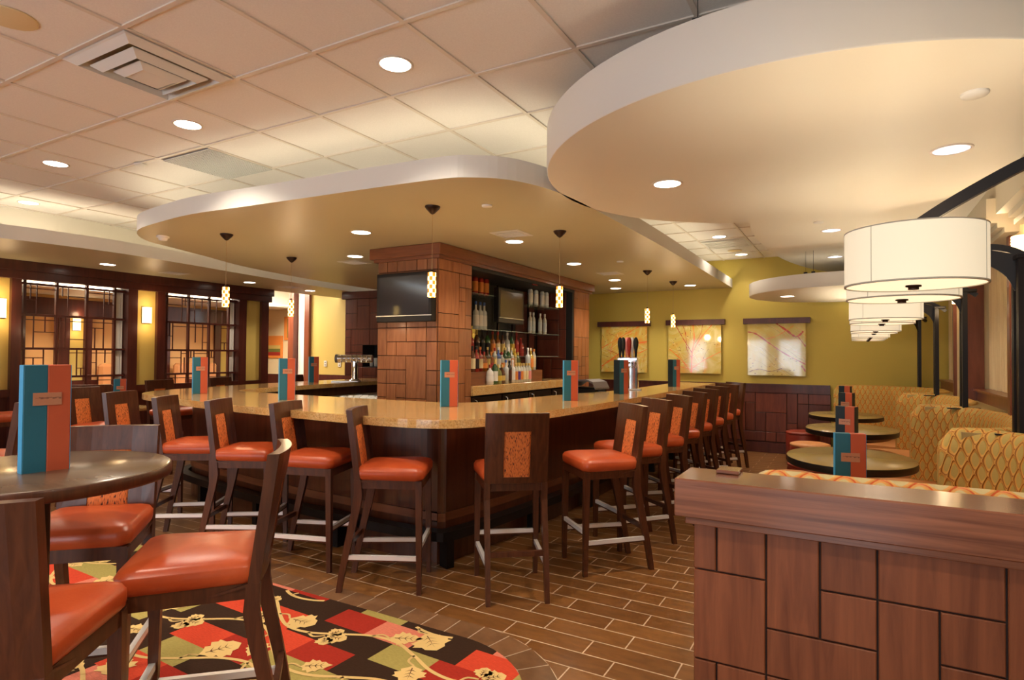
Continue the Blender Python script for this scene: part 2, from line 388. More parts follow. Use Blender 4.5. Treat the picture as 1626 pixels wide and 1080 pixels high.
def local_box(mb, o, u, n, x0, x1, t0, t1, z0, z1, mi=0):
    o = Vector(o); u = Vector(u); n = Vector(n)
    q = lambda x, t, z: tuple(o+u*x+n*t+Vector((0, 0, z)))
    mb.add([q(x0, t0, z0), q(x1, t0, z0), q(x1, t1, z0), q(x0, t1, z0), q(x0, t0, z1), q(x1, t0, z1), q(x1, t1, z1), q(x0, t1, z1)],
           [(0, 3, 2, 1), (4, 5, 6, 7), (0, 1, 5, 4), (1, 2, 6, 5), (2, 3, 7, 6), (3, 0, 4, 7)], mi)
def ordinal(i): return ['first', 'second', 'third', 'fourth', 'fifth', 'sixth', 'seventh', 'eighth', 'ninth', 'tenth', 'eleventh', 'twelfth'][i]
rnd = random.Random(7)

# ================================================================= ROOM SHELL
XR, YB, YF, XL = 1.25, 10.2, -3.5, -8.92       # right wall, back wall, rear wall, left lattice wall
CEIL, SOF = 3.048, 2.59
# floor and inset carpet
b = MB(); b.box(-13.5, 1.4, -3.7, 10.5, -0.12, 0.0); struct(b, 'floor', 'floor')
carc, crad = (-1.78, 2.06), 0.60
def carpet_edge(extra=0.0, x_left=-8.8):
    pts = [(x_left, carc[1]+crad+extra)]
    for i in range(19):
        a = radians(90-i*5); pts.append((carc[0]+(crad+extra)*cos(a), carc[1]+(crad+extra)*sin(a)))
    pts.append((carc[0]+crad+extra, -3.3)); return pts
# ---- border of short tiles around the carpet
b = MB(); ed = carpet_edge(0.085); grp = []
# arc-length walk
def walk(pts, step, start=0.0):
    out = []; d = start; acc = 0.0
    for p, q in zip(pts, pts[1:]):
        L = hypot(q[0]-p[0], q[1]-p[1])
        while d <= acc+L:
            t = (d-acc)/L; out.append((p[0]+(q[0]-p[0])*t, p[1]+(q[1]-p[1])*t, atan2(q[1]-p[1], q[0]-p[0]))); d += step
        acc += L
    return out
inner = carpet_edge(0.0); outer = carpet_edge(0.165)
base = MB(); base.add([(x, y, 0.0015) for x, y in inner]+[(x, y, 0.0015) for x, y in outer], [(i, len(inner)+i, len(inner)+i+1, i+1)[::-1] for i in range(len(inner)-1)])
base_o = struct(base, 'trim_1', 'grout')
wk = walk(ed, 0.1565)
for i, (x, y, a) in enumerate(wk[:-1]):
    x2, y2, a2 = wk[i+1]
    g0 = 0.0030
    t1 = Vector((cos(a), sin(a))); n1 = Vector((-t1.y, t1.x)); t2 = Vector((cos(a2), sin(a2))); n2 = Vector((-t2.y, t2.x))
    P, Q = Vector((x, y)), Vector((x2, y2)); hw = 0.0795
    quad = [P-n1*hw+t1*g0, Q-n2*hw-t2*g0, Q+n2*hw-t2*g0, P+n1*hw+t1*g0]
    b.add([(q.x, q.y, 0.003) for q in quad], [(0, 1, 2, 3)])
b.build('border_tile', 'border_tile', base_o)
# ---- carpet with cream vines and leaves
b = MB(); poly = carpet_edge(0.0)+[(-8.8, -3.3)]
b.add([(x, y, 0.006) for x, y in poly[::-1]]+[(x, y, 0.0) for x, y in poly[::-1]], [tuple(range(len(poly)))], 0)
n_ = len(poly); pz = poly[::-1]
b.add([(x, y, 0.006) for x, y in pz]+[(x, y, 0.0) for x, y in pz], [(i, n_+i, n_+(i+1) % n_, (i+1) % n_) for i in range(n_)], 0)
def inside_carpet(x, y, m=0.03):
    if x > carc[0]+crad-m or y > carc[1]+crad-m or x < -8.7 or y < -3.2: return False
    if x > carc[0] and y > carc[1]: return hypot(x-carc[0], y-carc[1]) < crad-m
    return True
def ribbon(pts, w0, w1, z=0.0075, mi=1):
    P = smooth_line(pts, 6); n = len(P)
    for i in range(n-1):
        (x, y), (x2, y2) = P[i], P[i+1]
        if not (inside_carpet(x, y) and inside_carpet(x2, y2)): continue
        d = Vector((x2-x, y2-y)); d.normalize(); nn = Vector((-d.y, d.x)); wa = (w0+(w1-w0)*i/n)/2; wb = (w0+(w1-w0)*(i+1)/n)/2
        e = d*0.001
        b.add([(x-nn.x*wa-e.x, y-nn.y*wa-e.y, z), (x2-nn.x*wb+e.x, y2-nn.y*wb+e.y, z), (x2+nn.x*wb+e.x, y2+nn.y*wb+e.y, z), (x+nn.x*wa-e.x, y+nn.y*wa-e.y, z)], [(0, 1, 2, 3)], mi)
LEAF = [(0, 0), (.10, .10), (.12, .26), (.24, .24), (.30, .42), (.44, .30), (.52, .36), (.62, .22), (.74, .22), (.84, .10), (1, 0)]
def leaf(x, y, a, s, kind=0):
    L = LEAF if kind == 0 else [(0, 0), (.12, .14), (.22, .34), (.34, .30), (.40, .50), (.55, .44), (.62, .52), (.72, .30), (.86, .26), (1, 0)]
    out = L+[(p, -q) for p, q in L[-2:0:-1]]
    pts = [(x+s*(p*cos(a)-q*sin(a)), y+s*(p*sin(a)+q*cos(a))) for p, q in out]
    if not all(inside_carpet(*p) for p in pts): return
    cx, cy = x+s*.5*cos(a), y+s*.5*sin(a)
    V = [(cx, cy, 0.008)]+[(p[0], p[1], 0.008) for p in pts]; k = len(pts)
    b.add(V, [(0, 1+i, 1+(i+1) % k)[::-1] for i in range(k)], 1)
    def vein(p0, p1, w):
        A = Vector((x+s*(p0[0]*cos(a)-p0[1]*sin(a)), y+s*(p0[0]*sin(a)+p0[1]*cos(a)))); B_ = Vector((x+s*(p1[0]*cos(a)-p1[1]*sin(a)), y+s*(p1[0]*sin(a)+p1[1]*cos(a))))
        d = (B_-A).normalized(); nn = Vector((-d.y, d.x))*w
        b.add([(A.x-nn.x, A.y-nn.y, 0.0088), (B_.x, B_.y, 0.0088), (A.x+nn.x, A.y+nn.y, 0.0088)], [(0, 1, 2)], 2)
    vein((.16, 0), (.85, 0), .0028)
    for q in (.28, .46, .62): vein((q, .02), (q+.11, .18), .0024); vein((q, -.02), (q+.11, -.18), .0024)
vr = random.Random(11)
for gy in range(-9, 9):
    y_0 = gy*0.31+0.22
    pts = [(-8.6+t*0.16, y_0+0.10*sin(t*0.95+gy*1.9)+0.05*sin(t*0.41+gy)) for t in range(52)]
    ribbon(pts, 0.020, 0.020)
    t = 1+gy % 2
    while t < 50:
        px_, py_ = pts[t]; dr = atan2(pts[t+1][1]-py_, pts[t+1][0]-px_); sgn = 1 if (t//2+gy) % 2 else -1
        a0 = dr+sgn*vr.uniform(.7, 1.1); st = vr.uniform(.07, .11)
        mid = (px_+cos(a0)*st*.55, py_+sin(a0)*st*.55); a1 = a0-sgn*.5; end = (px_+cos(a1)*st, py_+sin(a1)*st)
        ribbon([(px_, py_), mid, end], 0.015, 0.011)
        k = vr.random()
        if k < .62: leaf(end[0], end[1], a1+sgn*.2, vr.uniform(.15, .21), vr.choice((0, 1)))
        else:
            for da, f in ((-1.0, .095), (0, .12), (1.0, .095)): leaf(end[0]+cos(a1+da)*.012, end[1]+sin(a1+da)*.012, a1+da, f, 1)
        t += 2
cp = b.build('patterned_carpet', ['carpet', 'vine', 'vine_dark'])
tag(cp, 'red and black patchwork carpet with cream vines inset in the plank floor', 'carpet')

# ceiling of 0.61 m tiles
b = MB(); b.box(-8.6, XR, YF, YB, CEIL, CEIL+0.05); ce = struct(b, 'ceiling', 'tile')
b = MB(); gx0, gy0 = -3.05, 1.575
x = gx0-9*0.607
while x < XR:
    if x > -8.6: b.box(x-0.012, x+0.012, YF, YB, CEIL-0.008, CEIL-0.0005)
    x += 0.607
y = gy0-8*0.612
while y < YB:
    if y > YF: b.box(-8.6, XR, y-0.012, y+0.012, CEIL-0.0085, CEIL-0.0008)
    y += 0.612
b.build('ceiling_grid', 'grid', ce)

# ---- soffits
def soffit(name, edge, rest, lip_side=1, closed=False, back=0.34):
    """edge: visible fascia line (list of xy, solid on its left when lip_side=1); rest: hidden points closing the slab"""
    E_ = smooth_line(edge, 4, closed)
    poly = E_+list(rest)
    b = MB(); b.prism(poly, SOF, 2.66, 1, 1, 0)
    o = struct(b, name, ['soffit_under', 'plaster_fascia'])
    d = 0.045*lip_side; ins = offset_line(E_, d)
    b = MB(); n = len(E_)
    V = [(p[0], p[1], 2.66) for p in E_]+[(p[0], p[1], 2.73) for p in E_]+[(p[0], p[1], 2.73) for p in ins]+[(p[0], p[1], 2.66) for p in ins]
    Fs = []
    for i in range(n-1):
        for a in range(3): Fs.append((a*n+i, a*n+i+1, (a+1)*n+i+1, (a+1)*n+i))
    b.add(V, Fs, 0); b.build('fascia_lip', 'plaster_fascia', o)
    up = smooth_line(back, 5) if isinstance(back, list) else offset_line(E_, back*lip_side); n = len(up); b = MB()
    V = [(p[0], p[1], 2.66) for p in up]+[(p[0], p[1], CEIL) for p in up]
    b.add(V, [(i, i+1, n+i+1, n+i) for i in range(n-1)], 0); b.build('cove_back', 'plaster', o)
    st = offset_line(E_, 0.11*lip_side); b = MB(); b.tube([(p[0], p[1], 2.675) for p in st], 0.012, 6)
    cv = b.build('cove_light', 'cove', o)
    return o
bar_edge = [(-7.20, 9.2), (-7.15, 7.9), (-7.07, 6.45), (-6.82, 5.13), (-6.48, 4.31), (-6.27, 3.80), (-6.13, 3.46), (-5.90, 3.22), (-5.60, 3.06), (-5.2, 2.98), (-4.6, 2.92), (-3.95, 2.96), (-3.3, 3.0), (-2.75, 3.03), (-2.26, 3.07), (-2.08, 3.13), (-1.90, 3.28), (-1.78, 3.55), (-1.72, 3.95), (-1.70, 4.6), (-1.68, 6.2), (-1.69, 8.2), (-1.70, 10.18)]
soffit('trim_2', bar_edge, [(-7.20, 10.18)], 1, back=[(-6.4, 9.2), (-6.35, 7.0), (-6.2, 5.6), (-5.9, 4.5), (-5.3, 3.95), (-4.4, 3.78), (-3.4, 3.80), (-2.85, 3.92), (-2.52, 4.25), (-2.42, 4.9), (-2.40, 7.0), (-2.40, 10.18)])
left_edge = [(-7.9, 10.0), (-7.78, 7.8), (-7.46, 5.65), (-7.27, 4.6), (-7.15, 3.75), (-7.18, 3.1), (-7.26, 2.6), (-7.5, 1.0), (-7.9, -1.0), (-8.3, -3.4)]
soffit('trim_3', left_edge, [(-8.92, -3.4), (-8.92, 10.0)], -1, back=0.80)
# wavy right-hand dropped ceiling, a little higher
E_ = smooth_line([(-0.10, 4.2), (-0.55, 5.1), (-0.82, 5.9), (-0.90, 6.6), (-0.89, 7.5), (-0.80, 8.5), (-0.60, 9.4), (-0.30, 10.18)], 5)
b = MB(); b.prism(E_+[(XR, 10.18), (XR, 4.2)], 2.75, CEIL, 0, 0); struct(b, 'trim_4', ['plaster'])

# hanging round ceiling discs
def disc(label, c, r, z0, th, hang):
    t = thing('ceiling_disc', label, 'ceiling disc', (c[0], c[1], z0))
    b = MB(); b.lathe([(r-0.006, 0), (r, 0.006), (r, th)], 96, 0, smooth=True, cap0=False, cap1=False)
    b.lathe([(r-0.006, 0), (0.001, 0)], 96, 1, smooth=False, cap0=False, cap1=False); b.lathe([(r, th), (0.001, th)], 96, 0, smooth=False, cap0=False, cap1=False)
    b.build('disc_panel', ['plaster_fascia', 'plaster'], t)
    for a, rr_, top in hang:
        x, y = rr_*cos(radians(a)), rr_*sin(radians(a)); b = MB()
        b.box(x-0.0015, x+0.0015, y-0.0015, y+0.0015, th, top-z0-0.001); b.box(x-0.020, x+0.020, y-0.012, y+0.012, th, th+0.035)
        b.build('hanger', 'matte_black', t)
    return t
disc('large round white ceiling disc hanging nearest the camera above the walnut half wall', (-0.29, 3.89), 1.465, SOF, 0.25, [(259, 1.40, CEIL-0.009), (150, 1.3, CEIL-0.009), (330, 1.2, CEIL-0.009), (35, 1.0, 2.75)])
disc('small round white ceiling disc hanging in front of the back wall', (-0.10, 8.95), 1.16, 2.30, 0.165, [(247, 1.03, 2.75), (252, 1.03, 2.75), (60, 0.9, 2.75), (330, 0.9, 2.75)])

# ---- walls
b = MB(); b.box(-8.75, XR+0.1, YB, YB+0.12, 0, CEIL); struct(b, 'wall_back', 'olive')
b = MB(); b.box(-7.0, -0.31, YB-0.035, YB, 0.0, 0.93, 0); b.box(-7.0, -0.31, YB-0.06, YB, 0.93, 1.045, 1); b.box(-7.0, -0.31, YB-0.075, YB, 1.045, 1.065, 1)
wn_ = struct(b, 'trim_5', ['groove', 'dark_trim'])
b = MB(); rr = random.Random(3); nc = 44
boards(b, board_layout(nc, 5, rr), [-6.9+i*0.15 for i in range(nc+1)], [0.93, 0.77, 0.62, 0.47, 0.32, 0.17], (0, YB-0.035, 0), (1, 0, 0), (0, -1, 0)); b.build('wainscot_boards', 'redwood', wn_)
b = MB(); b.box(-7.0, -0.31, YB-0.065, YB-0.035, 0.0, 0.16); b.build('wainscot_plinth', 'dark_trim', wn_)
b = MB(); b.box(XR, XR+0.1, YF, YB, 0, CEIL); struct(b, 'wall_right', 'cream_wall')
# rear wall behind the camera, with tall windows
b = MB(); xs = [-13.2]+[v for w in REAR_WINDOWS for v in w]+[XR]
for i in range(0, len(xs), 2): b.box(xs[i], xs[i+1], YF-0.12, YF, 0, CEIL)
for a, c in REAR_WINDOWS: b.box(a, c, YF-0.12, YF, 0, 0.25); b.box(a, c, YF-0.12, YF, 2.14, CEIL)
struct(b, 'wall_rear', 'ochre')
for i, (a, c) in enumerate(REAR_WINDOWS):
    w = struct_empty('window_%d' % (i+4)); b = MB()
    b.box(a, c, YF-0.09, YF-0.03, 0.25, 0.31); b.box(a, c, YF-0.09, YF-0.03, 2.08, 2.14); b.box(a, a+0.05, YF-0.09, YF-0.03, 0.31, 2.08); b.box(c-0.05, c, YF-0.09, YF-0.03, 0.31, 2.08)
    b.build('window_frame', 'white_paint', w)

# ---- left lattice wall (interior windows onto the next dining room)
b = MB(); x0, x1 = XL-0.14, XL
def wseg(y0, y1, z0, z1, mi=0): b.box(x0, x1, y0, y1, z0, z1, mi)
wseg(YF, 3.39, 1.0, 2.45); wseg(4.80, 5.16, 1.0, 2.45); wseg(6.58, 7.02, 1.0, 2.45)
wseg(YF, 7.06, 0, 1.0, 1); wseg(YF, 7.06, 2.45, 2.78, 1)
struct(b, 'wall_left', ['ochre', 'dark_trim'])
b = MB(); b.box(XL, XL+0.09, YF, 7.10, 2.37, SOF, 0); b.box(XL, XL+0.12, YF, 7.12, 2.47, SOF, 0); struct(b, 'trim_6', 'dark_trim')
b = MB(); b.box(XL, XL+0.05, YF, 7.06, 0.93, 1.02); b.box(XL, XL+0.03, YF, 7.06, 0.0, 0.14); struct(b, 'baseboard_left', 'dark_trim')
b = MB()
for y0, y1 in ((3.37, 3.47), (4.72, 4.85), (5.13, 5.25), (6.48, 6.62), (6.92, 7.06)): b.box(XL-0.15, XL+0.06, y0, y1, 0.0, 2.40)
struct(b, 'trim_7', 'dark_trim')
# pale column casings glimpsed at the far side of each lattice
def lattice(name, y0, y1, seed):
    w = struct_empty(name); n = 3; cw = (y1-y0-0.20)/n
    b = MB(); X0, X1 = XL-0.05, XL-0.005
    ys = [y0+0.06+i*cw for i in range(n+1)]
    for yy in ys: b.box(X0, X1, yy-0.014, yy+0.014, 1.02, 2.40)
    for zz in (1.16, 1.52, 1.94, 2.33): b.box(X0-0.002, X1+0.002, y0, y1, zz-0.014, zz+0.014)
    b.build('window_frame', 'dark_trim', w)
    b = MB(); r = random.Random(seed); X0, X1 = XL-0.035, XL-0.02; t = 0.0055
    def thin(ya, yb, za, zb): b.box(X0, X1, min(ya, yb)-t, max(ya, yb)+t, min(za, zb)-t, max(za, zb)+t)
    zs = [1.16, 1.52, 1.94, 2.33]
    for c in range(n):
        ya, yb = ys[c], ys[c+1]
        for k in range(3):
            za, zb = zs[k], zs[k+1]; f = r.choice((.3, .38, .62, .7)); yc = ya+(yb-ya)*f; h = r.choice((.3, .5, .68)); zc = za+(zb-za)*h
            thin(yc, yc, za, zb); thin(ya, yc, zc, zc) if r.random() < .6 else thin(yc, yb, zc, zc)
            yd = yc+(yb-yc)*.5 if r.random() < .5 else ya+(yc-ya)*.5
            thin(yd, yd, zc, zb if r.random() < .5 else za)
            if r.random() < .6: thin(ya if r.random() < .5 else yc, yb, za+(zb-za)*.86, za+(zb-za)*.86)
        thin(ya, yb, 1.10, 1.10); thin(ya+cw*.45, ya+cw*.45, 1.02, 1.16)
    b.build('window_muntins', 'dark_trim', w)
    b = MB(); b.box(XL-0.12, XL-0.06, y1-0.10, y1-0.045, 1.02, 2.37, 0); b.box(XL-0.12, XL-0.06, y1-0.035, y1-0.012, 1.02, 2.37, 0)
    b.build('window_jamb', 'white_paint', w)
    return w
lattice('window_1', 3.47, 4.72, 5); lattice('window_2', 5.25, 6.48, 9)

# ---- dining room beyond the lattices
FX = -12.5
b = MB(); b.box(FX-0.1, FX, 0.5, 10.0, 0, 2.9, 0); struct(b, 'wall_far_left', ['peach'])
b = MB()
b.box(FX, FX+0.08, 0.5, 10.0, 2.14, 2.44)
for y0, y1 in ((3.3, 3.42), (4.55, 4.93), (5.44, 5.62), (5.86, 5.99), (6.60, 6.95), (7.36, 7.48), (8.50, 8.64), (9.05, 9.2)): b.box(FX, FX+0.06, y0, y1, 0.9, 2.2)
b.box(FX, FX+0.05, 0.5, 10.0, 0.0, 0.95); struct(b, 'trim_8', 'dark_trim')
b = MB(); b.box(FX, FX+0.012, 5.62, 5.86, 0.95, 2.14); b.box(FX, FX+0.012, 8.64, 9.05, 0.95, 2.14); struct(b, 'trim_9', 'ochre')
b = MB(); b.box(FX-0.1, XL-0.14, 0.5, 10.0, 2.90, 2.95); struct(b, 'ceiling.001', 'plaster')
b = MB(); b.box(FX, FX+1.5, 0.5, 10.0, 2.50, 2.54); o = struct(b, 'trim_10', 'plaster')
b = MB(); b.box(FX+1.42, FX+1.44, 0.5, 10.0, 2.541, 2.553); b.build('cove_light', 'cove', o); b = MB(); b.box(FX+1.24, FX+1.25, 0.5, 10.0, 2.541, 2.90); b.build('cove_back', 'white_paint', o)
b = MB(); b.box(FX-0.1, XL-0.14, 0.4, 0.5, 0, 2.9); struct(b, 'wall_side', 'peach')
for y, xx in ((3.0, -10.5), (5.6, -10.5), (8.0, -10.6)): area('dining_room_light', (xx, y, 2.88), (0, 0, 0), 0.8, 0.8, 75, WARM)

# ---- back left corner: ochre wall, doorway, art wall
b = MB(); b.box(-9.80, -8.04, 8.80, 8.92, 1.06, 2.75, 0); b.box(-9.80, -8.04, 8.76, 8.92, 0, 1.06, 1); struct(b, 'wall_back_left', ['ochre', 'dark_trim'])
b = MB(); b.box(-9.88, -9.74, 8.74, 8.94, 0, 2.75); b.box(-10.36, -10.20, 8.74, 8.94, 0, 2.75); struct(b, 'trim_11', 'lamp_trim')
b = MB(); b.box(-10.19, -9.90, 8.86, 8.92, 0.0, 2.75); struct(b, 'trim_12', 'white_paint')
b = MB(); b.box(-12.6, -10.2, 9.6, 9.7, 1.0, 2.9, 0); b.box(-12.6, -10.2, 9.56, 9.7, 0, 1.0, 1); struct(b, 'wall_far_back', ['cream_wall', 'dark_trim'])

# ---- right wall: pilasters, casings, curtained windows, cornice
b = MB()
PIL = [(1.9, 2.75), (4.60, 5.47), (7.38, 8.22)]
for y0, y1 in PIL: b.box(0.98, XR, y0, y1, 0, 2.76)
struct(b, 'trim_13', 'cream_wall')
b = MB()
for y0, y1 in PIL:
    for ya, yb in ((y0-0.02, y0+0.06), (y1-0.06, y1+0.02)): b.box(0.95, 1.10, ya, yb, 1.07, 2.42)
struct(b, 'trim_14', 'lamp_trim')
for i, (y0, y1) in enumerate(((2.77, 4.58), (5.49, 7.36), (8.24, 10.18))):
    w = struct_empty('window_%d' % (20+i)); b = MB()
    b.box(1.04, XR, y0, y1, 1.07, 1.17); b.box(1.01, XR, y0, y1, 1.17, 1.19); b.build('window_sill', 'lamp_trim', w)
    b = MB(); n = 90; r = random.Random(i); V = []
    for k in range(n+1):
        yy = y0+(y1-y0)*k/n; xx = 1.16+0.022*sin(k*1.15+i)+0.008*sin(k*2.7)
        V += [(xx, yy, 1.19), (xx, yy, 2.56)]
    b.add(V, [(2*k, 2*k+2, 2*k+3, 2*k+1) for k in range(n)], 0, True); b.build('curtain', 'sheer', w)
b = MB()
for y0, y1 in ((2.6, 4.93), (5.25, 7.65), (8.0, 10.18)):
    b.box(0.80, XR, y0, y1, 2.42, 2.59, 0); b.box(0.86, XR, y0, y1-0.02, 2.385, 2.42, 0); b.box(0.90, XR, y0, y1+0.05, 2.35, 2.385, 0)
b.box(0.88, XR, 1.0, 10.18, 2.60, 2.76, 0)
struct(b, 'trim_15', 'pelmet')

# ================================================================= CEILING FIXTURES
LAMP_K = 1.0
def downlight(x, y, z, label, energy=42, r=0.083, refl=False, spot=True, group=None):
    t = thing('recessed_downlight', label, 'ceiling light', (x, y, z), 0, group)
    b = MB(); b.lathe([(r, 0.001), (r, -0.004), (r+0.014, -0.005), (r+0.016, 0.001)], 28, cap0=False, cap1=False); b.build('trim_ring', 'grid', t)
    if refl:
        b = MB(); b.lathe([(r*0.45, -0.0015), (0.001, -0.0015)], 24, cap0=False, cap1=False, smooth=False); b.build('lens', 'glow', t)
        b = MB(); b.lathe([(r, -0.003), (r*0.45, -0.001)], 24, cap0=False, cap1=False); b.build('reflector', 'reflector', t)
    else:
        b = MB(); b.lathe([(r, -0.002), (0.001, -0.002)], 24, cap0=False, cap1=False, smooth=False); b.build('lens', 'glow', t)
    if spot:
        l = bpy.data.lights.new('downlight_beam', 'SPOT'); l.energy = energy*LAMP_K; l.color = WARM; l.spot_size = radians(125); l.spot_blend = 0.7; l.shadow_soft_size = 0.06
        o = bpy.data.objects.new('downlight_beam', l); COL.objects.link(o); o.parent = t; o.location = (0, 0, -0.02)
    return t
for (x, y, z, lab, e, rf) in [
    (-2.149, 2.498, CEIL, 'recessed downlight in the tile ceiling nearest the big round disc', 55, False),
    (-3.975, 2.484, CEIL, 'recessed downlight in the tile ceiling just beyond the square air diffuser', 55, False),
    (-5.78, 2.478, CEIL, 'third recessed downlight from the right in the tile ceiling', 55, False),
    (-7.55, 3.0, CEIL, 'small far left recessed downlight in the tile ceiling by the left cove', 50, False),
    (-1.53, 8.17, CEIL, 'recessed downlight in the narrow tile strip just before the square vent', 15, False),
    (-1.50, 9.75, CEIL, 'recessed downlight in the narrow tile strip nearest the back wall', 15, False),
    (-3.90, 4.09, SOF, 'recessed downlight in the bar soffit left of the wooden tower', 36, False),
    (-4.92, 5.07, SOF, 'recessed downlight in the bar soffit beside the hidden left side of the tower', 36, False),
    (-2.88, 5.12, SOF, 'recessed downlight in the bar soffit beside the square vent grille', 36, False),
    (-2.94, 6.70, SOF, 'recessed downlight in the bar soffit between the two nearer right pendants', 36, False),
    (-3.04, 8.40, SOF, 'upper of two close recessed downlights in the bar soffit right of the tower', 36, False),
    (-3.40, 9.45, SOF, 'lower of two close recessed downlights in the bar soffit right of the tower', 36, False),
    (-2.22, 9.55, SOF, 'recessed downlight in the bar soffit above the second picture', 36, False),
    (-8.20, 4.11, SOF, 'recessed downlight in the left soffit in front of the first lattice window', 30, False),
    (-8.24, 6.20, SOF, 'recessed downlight in the left soffit by the second lattice window', 30, False),
    (-8.34, 7.50, SOF, 'recessed downlight at the far end of the left soffit', 30, False),
    (-1.04, 3.845, SOF, 'white recessed downlight at the left side of the big round disc', 42, False),
    (0.45, 3.91, SOF, 'downlight with bright mirror reflector in the big round disc above the drum lamps', 14, True),
    (-0.195, 6.79, 2.75, 'nearer mirror downlight in the wavy ceiling behind the big disc', 32, True),
    (-0.206, 8.60, 2.75, 'farther mirror downlight in the wavy ceiling behind the drum shade', 18, True),
    (-0.78, 8.88, 2.30, 'small downlight under the round disc by the back wall', 22, False)]:
    downlight(x, y, z, lab, e, 0.083, rf)
for i, (x, y) in enumerate([(-1.4, -0.6), (-3.9, -0.6), (-6.4, -0.6), (0.2, 0.6), (-7.6, 1.0), (-2.7, 0.9), (-5.0, 0.9)]):  # extra unseen spots, added to light the near end; no fixtures
    l = bpy.data.lights.new('downlight_beam', 'SPOT'); l.energy = 52*LAMP_K; l.color = WARM; l.spot_size = radians(125); l.spot_blend = 0.7; l.shadow_soft_size = 0.06
    o = bpy.data.objects.new('downlight_beam', l); COL.objects.link(o); o.location = (x, y, CEIL-0.03)

# square air diffuser and egg-crate grille, speakers, sensors, vents
t = thing('air_diffuser', 'square white louvered air diffuser with open duct in the near left tile ceiling', 'air vent', (-3.353, 1.880, CEIL-0.01))
def sqring(mb, ro, ri, zo, zi, mi=0):
    V = [(-ro, -ro, zo), (ro, -ro, zo), (ro, ro, zo), (-ro, ro, zo), (-ri, -ri, zi), (ri, -ri, zi), (ri, ri, zi), (-ri, ri, zi)]
    mb.add(V, [(i, (i+1) % 4, 4+(i+1) % 4, 4+i) for i in range(4)], mi)
    mb.add([(x, y, z-0.004) for x, y, z in V], [(i, (i+1) % 4, 4+(i+1) % 4, 4+i)[::-1] for i in range(4)], mi)
b = MB(); sqring(b, 0.296, 0.285, -0.001, -0.004); sqring(b, 0.285, 0.245, -0.004, -0.026); sqring(b, 0.245, 0.241, -0.026, 0.004); b.build('frame', 'plaster_fascia', t)
b = MB(); sqring(b, 0.205, 0.162, -0.018, -0.046); sqring(b, 0.162, 0.157, -0.046, -0.010); b.build('louver', 'plaster_fascia', t)
b = MB(); sqring(b, 0.128, 0.088, -0.036, -0.058); b.box(-0.088, 0.088, -0.088, 0.088, -0.058, -0.054); b.build('louver', 'plaster_fascia', t)
b = MB(); b.lathe([(0.12, 0.0045), (0.001, 0.0045)], 24, cap0=False, cap1=False, smooth=False, c=(0.0, 0.05)); b.build('duct_opening', 'matte_black', t)
b = MB(); b.box(-0.26, 0.26, -0.26, 0.26, 0.006, 0.008); b.build('backing', new_mat('duct_shadow_metal', (0.42, 0.38, 0.28), 0.5), t)
for sx_ in (-0.14, 0.14):
    b = MB(); b.tube([(sx_, 0.14, 0.006), (sx_, 0.14, -0.034)], 0.003, 6); b.build('hanger', 'plaster_fascia', t)
t = thing('egg_crate_grille', 'grey egg-crate return grille in the tile ceiling above the cove', 'air vent', (-4.57, 3.13, CEIL-0.012))
b = MB()
for i in range(25): v_ = -0.29+i*0.58/24; b.box(v_-0.002, v_+0.002, -0.29, 0.29, -0.004, 0.002); b.box(-0.29, 0.29, v_-0.002, v_+0.002, -0.004, 0.002)
b.build('grille_core', 'plaster_fascia', t); b = MB(); b.box(-0.29, 0.29, -0.29, 0.29, 0.003, 0.004); b.build('backing', new_mat('grille_backing', (0.34, 0.34, 0.36), 0.7), t)
def round_plate(name, x, y, z, r, label, cat, mat_='cream_wall', th=0.006):
    b = MB(); b.lathe([(r, 0.0), (r, -th*0.5), (r*0.93, -th), (0.001, -th)], 28, cap1=False, cap0=False)
    o = b.build(name, mat_); o.location = (x, y, z); tag(o, label, cat); return o
round_plate('ceiling_speaker', -3.44, 1.27, CEIL-0.001, 0.115, 'round tan ceiling speaker in the upper left corner tile', 'speaker', 'cream_wall')
round_plate('ceiling_speaker', -1.52, 9.30, CEIL-0.009, 0.10, 'round speaker in the narrow tile strip behind the square vent', 'speaker', 'cream_wall')
round_plate('sprinkler_cover', 0.44, 3.12, SOF, 0.05, 'round sprinkler cover near the right edge of the big disc', 'sprinkler', 'plaster_fascia', 0.012)
round_plate('sprinkler_cover', -0.285, 6.30, 2.75, 0.045, 'round sprinkler cover in the wavy ceiling just behind the big disc', 'sprinkler', 'plaster_fascia', 0.012)
round_plate('sprinkler_cover', -5.13, 3.055-0.25, CEIL-0.009, 0.045, 'small round sprinkler cover left of the egg-crate grille', 'sprinkler', 'plaster_fascia', 0.012)
round_plate('sprinkler_cover', -2.36, 3.78, SOF, 0.04, 'small sprinkler cover in the soffit between the front pendants', 'sprinkler', 'plaster_fascia', 0.012)
round_plate('sprinkler_cover', -2.38, 6.76, SOF, 0.04, 'small sprinkler cover in the soffit above the tap tower', 'sprinkler', 'plaster_fascia', 0.012)
t = thing('smoke_detector', 'white smoke detector under the rounded left end of the bar soffit', 'smoke detector', (-5.72, 3.35, SOF))
b = MB(); b.lathe([(0.055, 0), (0.055, -0.015), (0.045, -0.018)], 24, cap0=False); b.build('base', 'white_paint', t)
b = MB(); b.lathe([(0.042, -0.018), (0.036, -0.04), (0.02, -0.045)], 24, cap0=False); b.build('cover', 'white_paint', t)
def vent(x, y, z, s, label):
    t = thing('ceiling_vent', label, 'air vent', (x, y, z-0.001)); b = MB(); sqring(b, s, s-0.03, 0, -0.004); b.build('frame', 'plaster_fascia', t)
    b = MB()
    for i in range(6): v_ = -(s-0.04)+i*(2*s-0.08)/5; b.box(-(s-0.03), s-0.03, v_-0.012, v_+0.004, -0.006, -0.002)
    b.build('louver', 'plaster_fascia', t)
